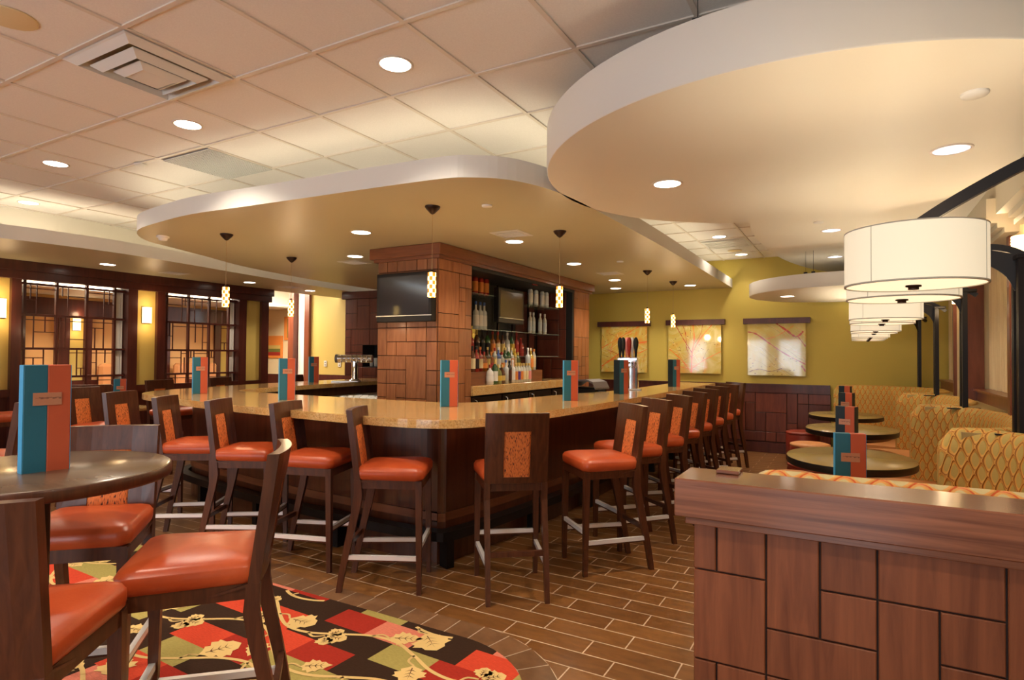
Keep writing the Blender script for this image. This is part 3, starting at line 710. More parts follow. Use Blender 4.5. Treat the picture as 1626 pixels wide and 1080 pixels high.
vent(-2.72, 4.78, SOF, 0.15, 'square ceiling vent above the front of the bottle alcove')
vent(-2.85, 7.70, SOF, 0.15, 'square ceiling vent in the soffit above the right bar')
vent(-5.25, 5.40, SOF, 0.15, 'square ceiling vent in the soffit left of the tower')
vent(-8.25, 5.00, SOF, 0.15, 'square ceiling vent in the left soffit between the lattice windows')
vent(-8.20, 6.95, SOF, 0.15, 'square ceiling vent in the left soffit over the ochre wall strip')
vent(-1.53, 8.72, CEIL-0.009, 0.29, 'large square vent in the narrow tile strip right of the bar soffit')

# ---- mosaic pendants
def make_pendant(label):
    t = thing('mosaic_pendant', label, 'pendant lamp', (0, 0, SOF), 0, 'checkered pendants over the bar')
    b = MB(); b.lathe([(0.058, 0), (0.058, -0.006), (0.048, -0.022), (0.018, -0.052), (0.004, -0.060)], 24, cap0=False); b.build('canopy', 'bronze', t)
    b = MB(); b.tube([(0, 0, -0.05), (0, 0, -0.48)], 0.0022, 6); b.build('cord', 'cord', t)
    b = MB(); n = 8; rows = 6; r = 0.031; H = 0.182; z1 = -0.495
    for j in range(rows):
        for i in range(n):
            a0, a1 = 2*pi*i/n, 2*pi*(i+1)/n; z_a, z_b = z1-H*j/rows, z1-H*(j+1)/rows
            b.add([(r*cos(a0), r*sin(a0), z_b), (r*cos(a1), r*sin(a1), z_b), (r*cos(a1), r*sin(a1), z_a), (r*cos(a0), r*sin(a0), z_a)], [(0, 1, 2, 3)], (i+j) % 2)
    b.add([(r*cos(2*pi*i/n), r*sin(2*pi*i/n), z1) for i in range(n)], [tuple(range(n))], 0)
    b.build('glass_shade', ['mosaic_light', 'mosaic_amber'], t)
    b = MB(); b.lathe([(0.010, -0.475), (0.012, -0.495)], 12); b.build('cap', 'bronze', t)
    l = bpy.data.lights.new('pendant_bulb', 'POINT'); l.energy = 5.0; l.color = WARMER; l.shadow_soft_size = 0.05
    o = bpy.data.objects.new('pendant_bulb', l); COL.objects.link(o); o.parent = t; o.location = (0, 0, -0.76)
    return t
p0 = make_pendant('lit checkered glass pendant at the left end of the front bar')
p0.location = (-5.086, 3.573, SOF)
for x, y, lab in [(-5.647, 4.799, 'lit checkered glass pendant over the left return of the bar'),
                  (-2.74, 3.621, 'lit checkered glass pendant in front of the wooden tower television'),
                  (-2.276, 4.871, 'lit checkered glass pendant in front of the tower right end'),
                  (-2.331, 7.672, 'lit checkered glass pendant between the first and second pictures'),
                  (-2.328, 8.943, 'lit checkered glass pendant in front of the second picture')]:
    dup(p0, (x, y, SOF), 0, lab)

# ================================================================= BAR
bar_out = smooth_line([(-7.30, 7.8), (-7.20, 6.4), (-7.02, 5.3), (-6.84, 4.5), (-6.70, 4.0), (-6.50, 3.66), (-6.15, 3.44), (-5.4, 3.28), (-4.6, 3.15), (-3.6, 3.07), (-2.95, 3.04), (-2.50, 3.06), (-2.26, 3.15), (-2.13, 3.34), (-2.06, 3.62), (-2.00, 4.05), (-1.95, 4.6), (-1.91, 5.3), (-1.89, 6.5), (-1.89, 9.80)], 5)
bar_in = smooth_line([(-2.46, 9.80), (-2.47, 8.0), (-2.50, 6.9), (-2.68, 6.0), (-2.78, 5.3), (-2.82, 4.7), (-2.96, 4.38), (-3.3, 4.29), (-4.2, 4.26), (-5.6, 4.28), (-5.95, 4.36), (-6.10, 4.62), (-6.22, 5.3), (-6.36, 6.4), (-6.44, 7.8)], 5)
bar = thing('bar_counter', 'long curved bar with golden granite top and dark wood front', 'bar', (0, 0, 0))
b = MB(); ins = offset_line(bar_out, 0.006); ring0 = ins+bar_in
b.prism(bar_out+bar_in, 1.012, 1.062, 0); b.prism(ins+offset_line(bar_in, 0.006), 1.0620, 1.067, 0)
b.build('granite_top', 'marble', bar)
body_o = offset_line(bar_out, 0.46); body_i = offset_line(bar_in, 0.06)
b = MB(); b.prism(body_o+body_i, 0.0, 1.012, 0); b.build('front_panel', 'bar_wood', bar)
b = MB(); r1 = offset_line(bar_out, 0.335); r2 = offset_line(bar_out, 0.43); b.prism(r1+r2[::-1], 0.19, 0.255, 0); b.build('foot_rail', 'black', bar)
b = MB(); q1 = offset_line(bar_out, 0.45)
b.prism(q1+offset_line(bar_out, 0.465)[::-1], 0.30, 0.36, 0); b.build('base_moulding', 'tower_solid', bar)
rail = offset_line(bar_out, 0.385)
for x, y, a in walk(rail, 1.05, 0.5):
    b = MB(); local_box(b, (x, y, 0), (cos(a), sin(a), 0), (-sin(a), cos(a), 0), -0.03, 0.03, -0.045, 0.045, 0.0, 0.19); b.build('rail_post', 'black', bar)
# stainless under-bar behind the counter
b = MB(); i1 = offset_line(bar_in, -0.02); i2 = offset_line(bar_in, -0.44)
b.prism(i1+i2[::-1], 0.84, 0.90, 0); b.prism(offset_line(bar_in, -0.03)+offset_line(bar_in, -0.40)[::-1], 0.0, 0.84, 0)
ub = b.build('underbar', 'steel'); tag(ub, 'stainless steel work counter running along the bartender side of the bar', 'counter')

# ================================================================= WOOD TOWER WITH BOTTLE ALCOVE
TX0, TX1, TY0, TY1 = -4.385, -3.61, 4.87, 8.80
tw = thing('bar_tower', 'large wood panelled tower with bottle alcove in the middle of the bar', 'bar cabinet', (0, 0, 0))
A0, A1, AZ0, AZ1, AX = 5.47, 8.22, 1.14, 2.44, -4.20      # alcove opening
b = MB()
b.box(TX0, TX1, TY0, A0, 0, 2.46); b.box(TX0, TX1, A1, TY1, 0, 2.46); b.box(TX0, AX, A0, A1, 0, 2.46); b.box(AX, TX1-0.03, A0, A1, 0, 1.02)
b.build('carcass', 'groove', tw)
E_f = [i*0.1292 for i in range(7)]; Rf = [0.02+i*0.1447 for i in range(18)]
front = [(0,1,10,12),(1,3,11,12),(3,5,11,12),(5,6,11,12),(1,2,10,11),(2,4,10,11),(4,5,10,11),(5,6,9,11),(0,3,9,10),(3,5,7,10),(5,6,8,9),(0,1,8,9),(1,3,8,9),(0,1,7,8),(1,2,6,8),(2,3,7,8),(5,6,6,8),(0,1,6,7),(2,3,6,7),(3,4,5,7),(4,5,6,7),
         (0,2,5,6),(2,3,4,6),(4,6,4,6),(0,2,3,5),(3,4,3,5),(2,3,3,4),(4,6,3,4),(0,1,1,3),(1,3,1,3),(3,5,1,3),(5,6,1,3),(0,6,0,1),
         (0,1,12,16),(5,6,12,16),(1,3,12,16),(3,5,12,16),(0,1,16,17),(1,2,16,17),(2,4,16,17),(4,5,16,17),(5,6,16,17)]
b = MB(); boards(b, front, E_f, Rf, (TX0, TY0, 0), (1, 0, 0), (0, -1, 0), gap=0.003)
b.build('front_boards', 'tower_wood', tw)
b = MB(); rr = random.Random(21)
E_s = [i*0.12 for i in range(6)]
side = [(0,2,16,17),(2,5,16,17),(0,3,13,16),(3,4,15,16),(4,5,15,16),(3,4,14,15),(4,5,13,15),(3,4,12,14),(0,3,12,13),(4,5,12,13),(0,3,11,12),(3,5,10,12),(0,1,9,11),(1,3,9,11),(3,4,8,10),(4,5,9,10),(0,3,8,9),(4,5,7,9),(0,1,6,8),(1,3,7,8),(3,4,6,8),(1,3,5,7),(4,5,5,7),(0,1,4,6),(3,4,4,6),(1,3,3,5),(0,1,1,4),(3,5,3,4),(4,5,4,5),(1,5,1,3),(0,5,0,1)]
boards(b, side, E_s, Rf, (TX1, TY0, 0), (0, 1, 0), (1, 0, 0), gap=0.003)
b.build('side_boards', 'tower_wood', tw); b = MB(); E_e = [i*0.145 for i in range(5)]; boards(b, board_layout(4, 17, rr), E_e, Rf, (TX1, A1, 0), (0, 1, 0), (1, 0, 0), gap=0.003)
b.build('end_boards', 'tower_wood', tw)
b = MB(); b.box(TX0-0.07, TX1+0.075, TY0-0.075, TY1+0.07, 2.475, SOF-0.002, bev=0.006); b.box(TX0-0.035, TX1+0.04, TY0-0.04, TY1+0.035, 2.445, 2.475); b.build('cornice', 'tower_solid', tw)
b = MB(); b.box(AX, AX+0.01, A0, 7.50, AZ0, AZ1, 0); b.box(AX, TX1-0.02, A0, A0+0.01, AZ0, AZ1, 0); b.box(AX, TX1+0.014, A0, A1, AZ1-0.03, AZ1+0.004, 0); b.box(AX+0.01, TX1, A1-0.05, A1-0.002, AZ0, AZ1, 0); b.build('alcove_lining', 'matte_black', tw)
b = MB(); boards(b, board_layout(5, 9, rr), [i*0.115 for i in range(6)], [AZ0+i*0.145 for i in range(10)], (AX+0.005, 7.50, 0), (0, 1, 0), (1, 0, 0), gap=0.003, th=0.01); b.build('alcove_boards', 'redwood', tw); b = MB(); boards(b, board_layout(4, 9, rr), [i*0.12 for i in range(5)], [AZ0+i*0.145 for i in range(10)], (AX+0.015, A1-0.05, 0), (1, 0, 0), (0, -1, 0), gap=0.003, th=0.01); b.build('alcove_side_boards', 'redwood', tw)
b = MB()
for y0, y1, z0, z1 in ((5.62, 6.02, 1.16, 1.75), (6.1, 6.50, 1.16, 1.85)): b.box(AX+0.010, AX+0.014, y0, y1, z0, z1)
b.build('mirror', new_mat('amber_mirror', (0.72, 0.62, 0.35), 0.06, 0.95), tw)
b = MB(); b.box(AX, TX1+0.03, A0+0.002, A1-0.002, 1.035, AZ0, bev=0.006); b.build('granite_ledge', 'marble', tw)
for y in (5.96, 6.92, 7.32, 7.78):
    b = MB(); b.box(AX+0.05, AX+0.08, y-0.012, y+0.012, AZ0, AZ1); b.build('shelf_upright', 'bronze', tw)
for z, ya, yb in ((2.200, A0+0.01, 6.50), (2.175, 7.30, 8.15), (1.787, A0+0.01, 8.15), (1.470, A0+0.01, 8.15)):
    b = MB(); b.box(AX+0.01, -3.80, ya, yb, z-0.008, z); b.build('glass_shelf', 'glass', tw)
b = MB(); b.box(AX+0.02, -3.72, A0+0.02, 5.94, AZ0, 1.285); b.box(AX+0.02, -3.72, 7.10, 7.42, AZ0, 1.285); b.box(AX+0.02, -3.86, 5.94, 7.10, AZ0, 1.285); b.build('bottle_riser', 'tower_solid', tw)
for i in range(4):                                          # under-counter coolers
    y0 = A0+0.04+i*0.67; d = MB(); d.box(TX1-0.03, TX1-0.005, y0, y0+0.64, 0.10, 1.02, bev=0.004); dd = d.build('cooler_door', 'bronze', tw)
    g_ = MB(); g_.box(TX1-0.005, TX1-0.001, y0+0.07, y0+0.57, 0.18, 0.93); g_.build('glass_pane', 'matte_black', dd)
    g_ = MB(); g_.tube([(TX1, y0+0.045, 0.74), (TX1+0.03, y0+0.045, 0.75), (TX1+0.03, y0+0.045, 0.98), (TX1, y0+0.045, 0.99)], 0.008, 8); g_.build('door_handle', 'chrome', dd)

# televisions
def tv(label, w, h, loc, rz, scr):
    t = thing('television', label, 'television', loc, rz); b = MB()
    b.box(-w/2, w/2, -0.045, 0.03, 0, h, bev=0.006); b.build('housing', 'black', t)
    b = MB(); b.box(-w/2+0.035, w/2-0.035, -0.047, -0.045, 0.075, h-0.035); b.build('screen', scr, t)
    b = MB(); b.box(-w/2, w/2, -0.052, -0.046, 0.058, 0.066); b.build('trim_strip', 'steel' , t)
    b = MB(); b.box(-0.1, 0.1, 0.03, 0.05, h*0.3, h*0.7); b.build('wall_mount', 'black', t)
tv('black flat television on the front face of the wooden tower', 0.715, 0.50, (-3.975, TY0-0.045, 1.812), 0, 'screen')
tv('smaller flat television with brown screen inside the bottle alcove', 0.64, 0.43, (-3.80, 6.62, 1.88), radians(90), 'screen_pale')
b = MB(); b.box(-0.005, 0.005, -0.07, 0.07, -0.025, 0.025); o = b.build('red_sign', new_mat('red_plastic', (0.5, 0.02, 0.015), 0.4)); o.location = (TX1-0.03, 7.03, 2.425); tag(o, 'small red sign tucked under the tower cornice above the television', 'sign')

# ---- bottles
def bottle_profile(kind):
    if kind == 'tall': return [(0.030, 0), (0.036, 0.004), (0.036, 0.185), (0.032, 0.203), (0.014, 0.222), (0.012, 0.285)], 0.285, 0.31
    if kind == 'wine': return [(0.034, 0), (0.037, 0.004), (0.037, 0.19), (0.031, 0.22), (0.014, 0.25), (0.013, 0.29)], 0.27, 0.315
    if kind == 'squat': return [(0.040, 0), (0.045, 0.006), (0.045, 0.13), (0.036, 0.165), (0.015, 0.19), (0.013, 0.225)], 0.222, 0.25
    if kind == 'slim': return [(0.026, 0), (0.029, 0.004), (0.029, 0.20), (0.022, 0.225), (0.013, 0.245), (0.012, 0.275)], 0.272, 0.30
    return [(0.034, 0), (0.038, 0.004), (0.034, 0.15), (0.020, 0.20), (0.013, 0.235), (0.012, 0.265)], 0.262, 0.29
COLS = dict(amber=(0.32, 0.10, 0.02), brown=(0.10, 0.03, 0.012), clear=(0.62, 0.62, 0.55), frosted=(0.62, 0.66, 0.66), green=(0.03, 0.09, 0.03), olive=(0.16, 0.17, 0.04), red=(0.35, 0.03, 0.02), yellow=(0.62, 0.40, 0.05), white=(0.78, 0.76, 0.72), dark=(0.02, 0.012, 0.012), blue=(0.06, 0.12, 0.40), orange=(0.75, 0.25, 0.05), cream=(0.75, 0.62, 0.35), black=(0.012, 0.012, 0.012), gold=(0.6, 0.42, 0.12), purple=(0.12, 0.05, 0.25), pink=(0.8, 0.3, 0.28))
_bm = {}
def bmat(c, gl=True):
    k = (c, gl)
    if k not in _bm: _bm[k] = new_mat(c+('_bottle_glass' if gl else '_paper'), COLS[c], 0.10 if gl else 0.55, spec=0.7 if gl else 0.3, coat=0.3 if gl else 0)
    return _bm[k]
protos = {}
def bottle(x, y, z, kind, glass, label_c, cap, text, group, sc=1.0):
    key = (kind, glass, label_c, cap)
    if key in protos: r = dup(protos[key], (x, y, z), rnd.uniform(0, 6), text, group); r.scale = (1, 1, sc); return r
    prof, zc, zt = bottle_profile(kind)
    t = thing('bottle', text, 'bottle', (x, y, z), rnd.uniform(0, 6), group)
    b = MB(); b.lathe(prof, 16); b.build('bottle_body', bmat(glass), t)
    b = MB(); b.lathe([(0.0145, zc-0.012), (0.015, zt-0.003), (0.012, zt)], 12); b.build('cap', bmat(cap, False), t)
    if label_c:
        r = max(p[0] for p in prof)+0.0008; h0 = 0.04; h1 = prof[2][1]-0.025; rr_ = prof[2][0]+0.0008
        b = MB(); b.lathe([(r-(r-rr_)*h0/prof[2][1], h0), (rr_, h1)], 16, cap0=False, cap1=False); b.build('label', bmat(label_c, False), t)
    t.scale = (1, 1, sc); protos[key] = t; return t
FR = -3.70
rowA = [(6.02,'squat','white','white','red','white bottle with red cap at the left end of the ledge front row'),
 (6.13,'wine','green','white','gold','green bottle with white label in the front row on the granite ledge'),
 (6.21,'squat','olive','yellow','gold','bottle with bright yellow label in the front row on the granite ledge'),
 (6.29,'squat','brown','gold','gold','brown bottle with gold label in the front row on the granite ledge'),
 (6.39,'tall','frosted',None,'blue','plain frosted bottle in the middle of the front row on the ledge'),
 (6.48,'slim','dark','brown','black','slim dark bottle in the middle of the front row on the ledge'),
 (6.555,'tall','white','white','white','all white bottle just right of the slim dark one on the ledge')]
for y, k, gc, lc, cc, tx in rowA: bottle(FR, y, AZ0, k, gc, lc, cc, tx, 'bottles in the front row on the granite ledge', 0.92)
for i, (y, lc) in enumerate([(6.64,'orange'),(6.71,'purple'),(6.78,'orange'),(6.85,'cream'),(6.92,'cream'),(7.00,'pink')]):
    bottle(FR, y, AZ0, 'slim', 'clear', lc, 'gold', '%s of six gold-capped bottles on the ledge front, with %s label' % (ordinal(i), lc), 'gold-capped flavoured bottles on the ledge', 0.80)
rowB = [(5.62,'wine','brown','cream','dark'),(5.71,'tall','red','dark','black'),(5.80,'squat','brown','red','red'),(5.89,'wine','olive','cream','cream'),(6.00,'tall','red','cream','orange'),(6.09,'squat','amber','orange','red'),(6.18,'tall','brown','gold','gold'),(6.27,'squat','amber','red','orange'),(6.36,'slim','clear','cream','red'),(6.44,'tall','blue','white','white'),(6.53,'squat','clear','orange','red'),(6.62,'tall','green','cream','gold'),(6.71,'wine','green','white','white'),(6.80,'tall','clear','orange','gold'),(6.88,'slim','yellow','cream','gold'),(6.97,'squat','olive','yellow','gold'),(7.06,'tall','frosted',None,'white'),(7.16,'tall','yellow','orange','cream'),(7.26,'slim','clear','cream','orange')]
rowB = [(5.78+i*0.0845,)+q[1:] for i, q in enumerate(rowB)]
for i, (y, k, gc, lc, cc) in enumerate(rowB):
    bottle(-3.90 if 5.94 < y < 7.08 else -3.79, y, 1.285, k, gc, lc, cc, '%s bottle with %s cap on the wooden riser, %s' % (gc, cc, ordinal(i)+' from the left' if i < 10 else ordinal(18-i)+' from the right'), 'bottles on the wooden riser', 0.95)
rowC = [(5.70,'tall','red','red','red'),(5.83,'wine','brown','dark','gold'),(6.12,'wine','dark','black','black'),(6.26,'wine','green','black','dark'),(6.40,'tall','amber','orange','red'),(6.52,'tall','amber','cream','red'),(6.70,'tall','brown','gold','dark'),(6.84,'tall','clear','white','white'),(6.98,'wine','green','yellow','dark'),(7.12,'tall','red','red','red'),(7.22,'squat','red','red','red')]
rowC = [(6.10+i*0.125,)+q[1:] for i, q in enumerate(rowC)]
for i, (y, k, gc, lc, cc) in enumerate(rowC):
    bottle(-4.02, y, 1.470, k, gc, lc, cc, '%s bottle with %s cap on the lowest glass shelf, %s from the left' % (gc, cc, ordinal(i)), 'bottles on the lowest glass shelf')
P3 = ('left', 'middle', 'right'); P4 = ('first', 'second', 'third', 'fourth')
for i, y in enumerate((6.04, 6.17, 6.29)): bottle(-3.93, y, 2.200, 'tall', 'red', 'orange', 'black', P3[i]+' one of three red bottles on the top left glass shelf', 'red bottles on the top left shelf')
for i, y in enumerate((6.06, 6.16, 6.25)): bottle(-3.93, y, 1.787, 'tall', 'frosted', 'white', 'blue', P3[i]+' one of three blue-necked frosted bottles below the red bottles', 'blue-necked frosted bottles on the middle shelf', 1.08)
for i, y in enumerate((7.49, 7.66, 7.86, 8.0)): bottle(-3.95, y, 2.175, 'tall', 'frosted', 'white', 'frosted', 'tall frosted bottle on the top right glass shelf, %s from the left' % P4[i], 'tall frosted bottles on the top right shelf', 1.1)
for i, y in enumerate((7.49, 7.59, 7.80, 7.95)): bottle(-3.95, y, 1.787, 'slim', 'clear', 'frosted', 'white', 'clear white-capped bottle on the shelf right of the television, %s from the left' % P4[i], 'clear printed bottles on the middle right shelf')

# ================================================================= STOOLS
def seat_rings(levels, w_f, w_b, y0, y1, rc=0.05, seg=5):
    rings = []
    for ins, z in levels:
        r = max(rc-ins*0.4, 0.012); ring = []
        corners = [(w_b/2-ins, y0+ins, -90), (w_f/2-ins, y1-ins, 0), (-w_f/2+ins, y1-ins, 90), (-w_b/2+ins, y0+ins, 180)]
        for cx, cy, a0 in corners:
            sx = 1 if cx > 0 else -1; sy = -1 if a0 in (-90, 180) else 1
            ox, oy = cx-sx*r, cy-sy*r
            for k in range(seg+1):
                a = radians(a0+90*k/seg); ring.append((ox+r*cos(a), oy+r*sin(a), z))
        rings.append(ring)
    return rings
def cushion_mesh(w_f, w_b, y0, y1, z0, h, crown=0.02, rc=0.05):
    b = MB()
    lv = [(0.014, z0), (0.003, z0+0.012), (0.0, z0+h*0.35), (0.0, z0+h*0.70), (0.003, z0+h*0.74), (0.010, z0+h*0.90), (0.028, z0+h), (0.075, z0+h+crown*0.6), (0.13, z0+h+crown*0.92), (0.18, z0+h+crown)]
    b.loft(seat_rings(lv, w_f, w_b, y0, y1, rc)); return b
def swept_leg(secs):
    """secs: (cx, cy, z, hx, hy)"""
    b = MB(); b.loft([[(cx-hx, cy-hy, z), (cx+hx, cy-hy, z), (cx+hx, cy+hy, z), (cx-hx, cy+hy, z)] for cx, cy, z, hx, hy in secs], smooth=False); return b
def lean(z): return -0.165-(z-0.66)*0.13 if z > 0.66 else 0
def bow(x): return -0.028*(1-(x/0.2)**2)
def make_stool(label, group):
    t = thing('bar_stool', label, 'bar stool', (0, 0, 0), 0, group)
    cushion_mesh(0.455, 0.40, -0.185, 0.245, 0.700, 0.082, 0.018).build('seat', 'leather', t)
    b = MB(); V = [(-0.185, -0.17), (0.185, -0.17), (0.215, 0.232), (-0.215, 0.232)]; b.prism(V, 0.648, 0.700); b.build('seat_frame', 'stool_wood', t)
    for s in (-1, 1):
        swept_leg([(s*0.200, 0.222, 0, 0.014, 0.014), (s*0.200, 0.218, 0.35, 0.018, 0.018), (s*0.198, 0.213, 0.695, 0.020, 0.020)]).build('leg', 'stool_wood', t)
        swept_leg([(s*0.178, -0.282, 0, 0.014, 0.017), (s*0.178, -0.262, 0.12, 0.015, 0.019), (s*0.178, -0.222, 0.32, 0.016, 0.022), (s*0.178, -0.182, 0.50, 0.017, 0.025), (s*0.178, -0.165, 0.60, 0.0175, 0.026), (s*0.178, -0.170, 0.70, 0.0175, 0.022)]).build('leg', 'stool_wood', t)
    # curved back frame with an upholstered opening
    xs = [-0.195, -0.14, -0.083, -0.04, 0.0, 0.04, 0.083, 0.14, 0.195]; zs = [0.660, 0.70, 0.738, 0.88, 1.022, 1.08, 1.132]; th = 0.019
    b = MB(); nx = len(xs); nz = len(zs)
    def P(i, k, s): x, z = xs[i], zs[k]; return (x, lean(z)+bow(x)*(0.4+0.6*(z-0.66)/0.47)+s*th, z)
    F_ = [P(i, k, 1) for k in range(nz) for i in range(nx)]; B_ = [P(i, k, -1) for k in range(nz) for i in range(nx)]; N = nx*nz
    hole = lambda i, k: 2 <= i < 6 and 2 <= k < 4
    Fs = []
    for k in range(nz-1):
        for i in range(nx-1):
            if hole(i, k): continue
            a = k*nx+i; Fs.append((a+1, a, a+nx, a+nx+1)); Fs.append((N+a, N+a+1, N+a+nx+1, N+a+nx))
            for (p, q, ii, kk) in ((a, a+1, i, k-1), (a+1, a+nx+1, i+1, k), (a+nx+1, a+nx, i, k+1), (a+nx, a, i-1, k)):
                if kk < 0 or kk >= nz-1 or ii < 0 or ii >= nx-1 or hole(ii, kk): Fs.append((p, q, N+q, N+p))
    b.add(F_+B_, Fs, 0); b.build('backrest', 'stool_wood', t)
    b = MB(); n = 8; rings = []
    for k in range(9):
        z = 0.728+0.304*k/8; e = 0.013*(1-abs(2*k/8-1)**4)
        fr = [( -0.086+0.172*i/n, lean(z)+bow(-0.086+0.172*i/n)*(0.4+0.6*(z-0.66)/0.47)+0.006+e*(1-abs(2*i/n-1)**4)+0.008, z) for i in range(n+1)]
        bk = [(x, y-0.019-e*(1-abs(2*i/n-1)**4)*1.0, z) for i, (x, y, z) in enumerate(fr)][::-1]
        rings.append([(x, lean(z)+bow(x)*(0.4+0.6*(z-0.66)/0.47)-0.012, z) if j >= n+1 else (x, y, z) for j, (x, y, z) in enumerate(fr+bk)])
    b.loft(rings, 0, True); b.build('back_cushion', 'dash_fabric', t)
    def bar_(p, q, name, plate, w=0.011, h=0.016):
        p, q = Vector(p), Vector(q); b = MB(); b.tube([p, q], 0, flat=(w, h)); o = b.build('stretcher', 'stool_wood', t)
        if plate:
            b = MB(); up = Vector((0, 0, 1)); d = (q-p).normalized(); side = d.cross(up).normalized()
            p2, q2 = p+d*0.004, q-d*0.004; zt = h+0.0005
            out = 1 if (p.x+q.x) > 0.02 else (-1 if (p.x+q.x) < -0.02 else 1)
            A = [p2-side*w*1.05+up*zt, q2-side*w*1.05+up*zt, q2+side*w*1.05+up*zt, p2+side*w*1.05+up*zt]
            A2 = [a+up*0.003 for a in A]
            for sgn in (-1, 1): 
                s_ = side*w*1.08*sgn; A += [p2+s_+up*zt, q2+s_+up*zt, q2+s_-up*h*0.4, p2+s_-up*h*0.4]
            b.add(A[:4]+A2, [(0, 1, 2, 3), (7, 6, 5, 4), (0, 4, 5, 1), (1, 5, 6, 2), (2, 6, 7, 3), (3, 7, 4, 0)], 0); b.add(A[4:8], [(0, 1, 2, 3)], 0); b.add(A[8:12], [(0, 1, 2, 3)], 0)
            b.build('foot_plate', 'footplate', o)
    bar_((-0.19, 0.221, 0.285), (0.19, 0.221, 0.285), 'f', True); bar_((-0.17, -0.236, 0.285), (0.17, -0.236, 0.285), 'r', False)
    for s in (-1, 1): bar_((s*0.178, -0.242, 0.215), (s*0.198, 0.212, 0.215), 's', True)
    return t
stool0 = make_stool('', 'bar stools around the bar')
used = [False]
def place_stool(x, y, face_deg, label, group='bar stools around the bar'):
    rz = radians(face_deg-90); z = 0.0085 if inside_carpet(x, y, 0.0) else 0.0
    if not used[0]:
        used[0] = True; stool0.location = (x, y, z); stool0.rotation_euler = (0, 0, rz); stool0['label'] = label; stool0['group'] = group; return stool0
    return dup(stool0, (x, y, z), rz, label, group)
place_stool(-2.63, 3.12-0.06, 29, 'bar stool seen side on at the front of the bar, nearest the rounded corner')
place_stool(-3.38, 3.10, 20, 'orange leather bar stool, second left of the rounded bar corner')
place_stool(-4.0, 3.02, 32, 'orange leather bar stool, third left of the rounded bar corner')
place_stool(-4.64, 3.00, 36, 'orange leather bar stool, fourth left of the rounded bar corner')
place_stool(-5.50, 3.08, 25, 'orange leather bar stool, fifth left of the rounded bar corner')
place_stool(-6.43, 3.18, 18, 'orange leather bar stool at the far left end of the front row')
place_stool(-1.92, 3.44-0.04, 128, 'bar stool with its back to the camera at the rounded bar corner')
R_ = [(-1.56, 4.10, 225), (-1.56, 4.73, 229), (-1.54, 5.36, 225), (-1.54, 5.98, 225), (-1.55, 6.60, 230), (-1.55, 7.24, 230), (-1.55, 7.88, 228), (-1.57, 8.55, 225)]
for i, (x, y, a) in enumerate(R_):
    place_stool(x, y, a, 'bar stool along the right side of the bar, %s' % ['nearest the camera', 'second from the camera', 'third from the camera', 'fourth from the camera', 'fourth from the back wall end', 'third from the back wall end', 'second from the back wall end', 'last one by the back wall'][i])
for x, y, lab in [(-7.50, 4.55, 'nearest bar stool on the far side of the left return'), (-7.72, 5.55, 'middle bar stool on the far side of the left return'), (-7.80, 6.95, 'farthest bar stool on the far side of the left return')]:
    place_stool(x, y, 10, lab, 'stools beyond the left return')

# ================================================================= HIGH PUB TABLE AND ITS STOOLS (left foreground)
def pub_table(loc, r, label, top='table_top'):
    t = thing('pub_table', label, 'table', (loc[0], loc[1], 0.0085)); b = MB()
    b.lathe([(r-0.02, 1.018), (r-0.004, 1.022), (r, 1.030), (r, 1.056), (r-0.004, 1.0615)], 72, 1, cap0=True, cap1=False); b.lathe([(r-0.004, 1.0615), (r-0.012, 1.066), (0.001, 1.067)], 72, 0, cap0=False, cap1=False)
    b.build('table_top', [top, 'table_black' if top != 'table_top' else 'stool_wood'], t)
    b = MB(); b.lathe([(0.05, 0.03), (0.042, 0.06), (0.042, 1.0), (0.12, 1.018)], 24); b.build('pedestal', 'black', t)
    b = MB(); b.lathe([(0.24, 0), (0.24, 0.012), (0.05, 0.03)], 36); b.build('base_plate', 'black', t); return t
pub_table((-2.49, 1.03), 0.415, 'round dark wooden pub table in the left foreground')
place_stool(-2.02, 1.37, 226, 'foreground bar stool with big orange seat facing left, right of the pub table', 'stools at the pub table')
place_stool(-2.85, 1.38, 314, 'bar stool behind the pub table facing the camera, back half hidden', 'stools at the pub table')
place_stool(-1.95, 0.73, 132, 'bar stool cropped by the left frame edge, its wooden back nearest the camera', 'stools at the pub table')
place_stool(-5.15, 1.80, 240, 'dark bar stool at the far left edge beside the menu', 'stools at the left edge')

# ================================================================= MENU STANDS
def make_menu(label, group, h=0.372, w=0.135, d=0.040, left='teal', right='orange', edge='blue'):
    t = thing('menu_stand', label, 'menu', (0, 0, 0), 0, group)
    b = MB(); b.box(-w/2, 0.0, -d/2, d/2, 0, h, 0, bev=0.002); b.box(0.0, w/2, -d/2, d/2, 0, h, 1, bev=0.002); b.build('cover', [left, right], t)
    b = MB(); b.box(-w/2-0.0015, -w/2, -d/2+0.001, d/2-0.001, 0.001, h-0.001); b.box(w/2, w/2+0.0015, -d/2+0.001, d/2-0.001, 0.001, h-0.001); b.build('spine', edge, t)
    b = MB(); b.box(-0.042, 0.040, -d/2-0.003, -d/2, h*0.63, h*0.745); lp = b.build('label_plate', 'copper', t)
    b = MB(); r = random.Random(2); x = -0.036
    while x < 0.034:                                       # small embossed flourish on the plate
        dx = r.uniform(0.004, 0.010); b.box(x, x+dx, -d/2-0.0036, -d/2-0.003, h*0.69+r.uniform(-.003, .003), h*0.69+r.uniform(.002, .004)+0.002); x += dx*1.05
    b.build('plate_lettering', 'copper_dark', lp)
    return t
MENUS = {}
STYLE = dict(plain=dict(), thick=dict(d=0.09, edge='menu_shaded'), dark=dict(d=0.07, left='menu_shaded', edge='menu_shaded'))
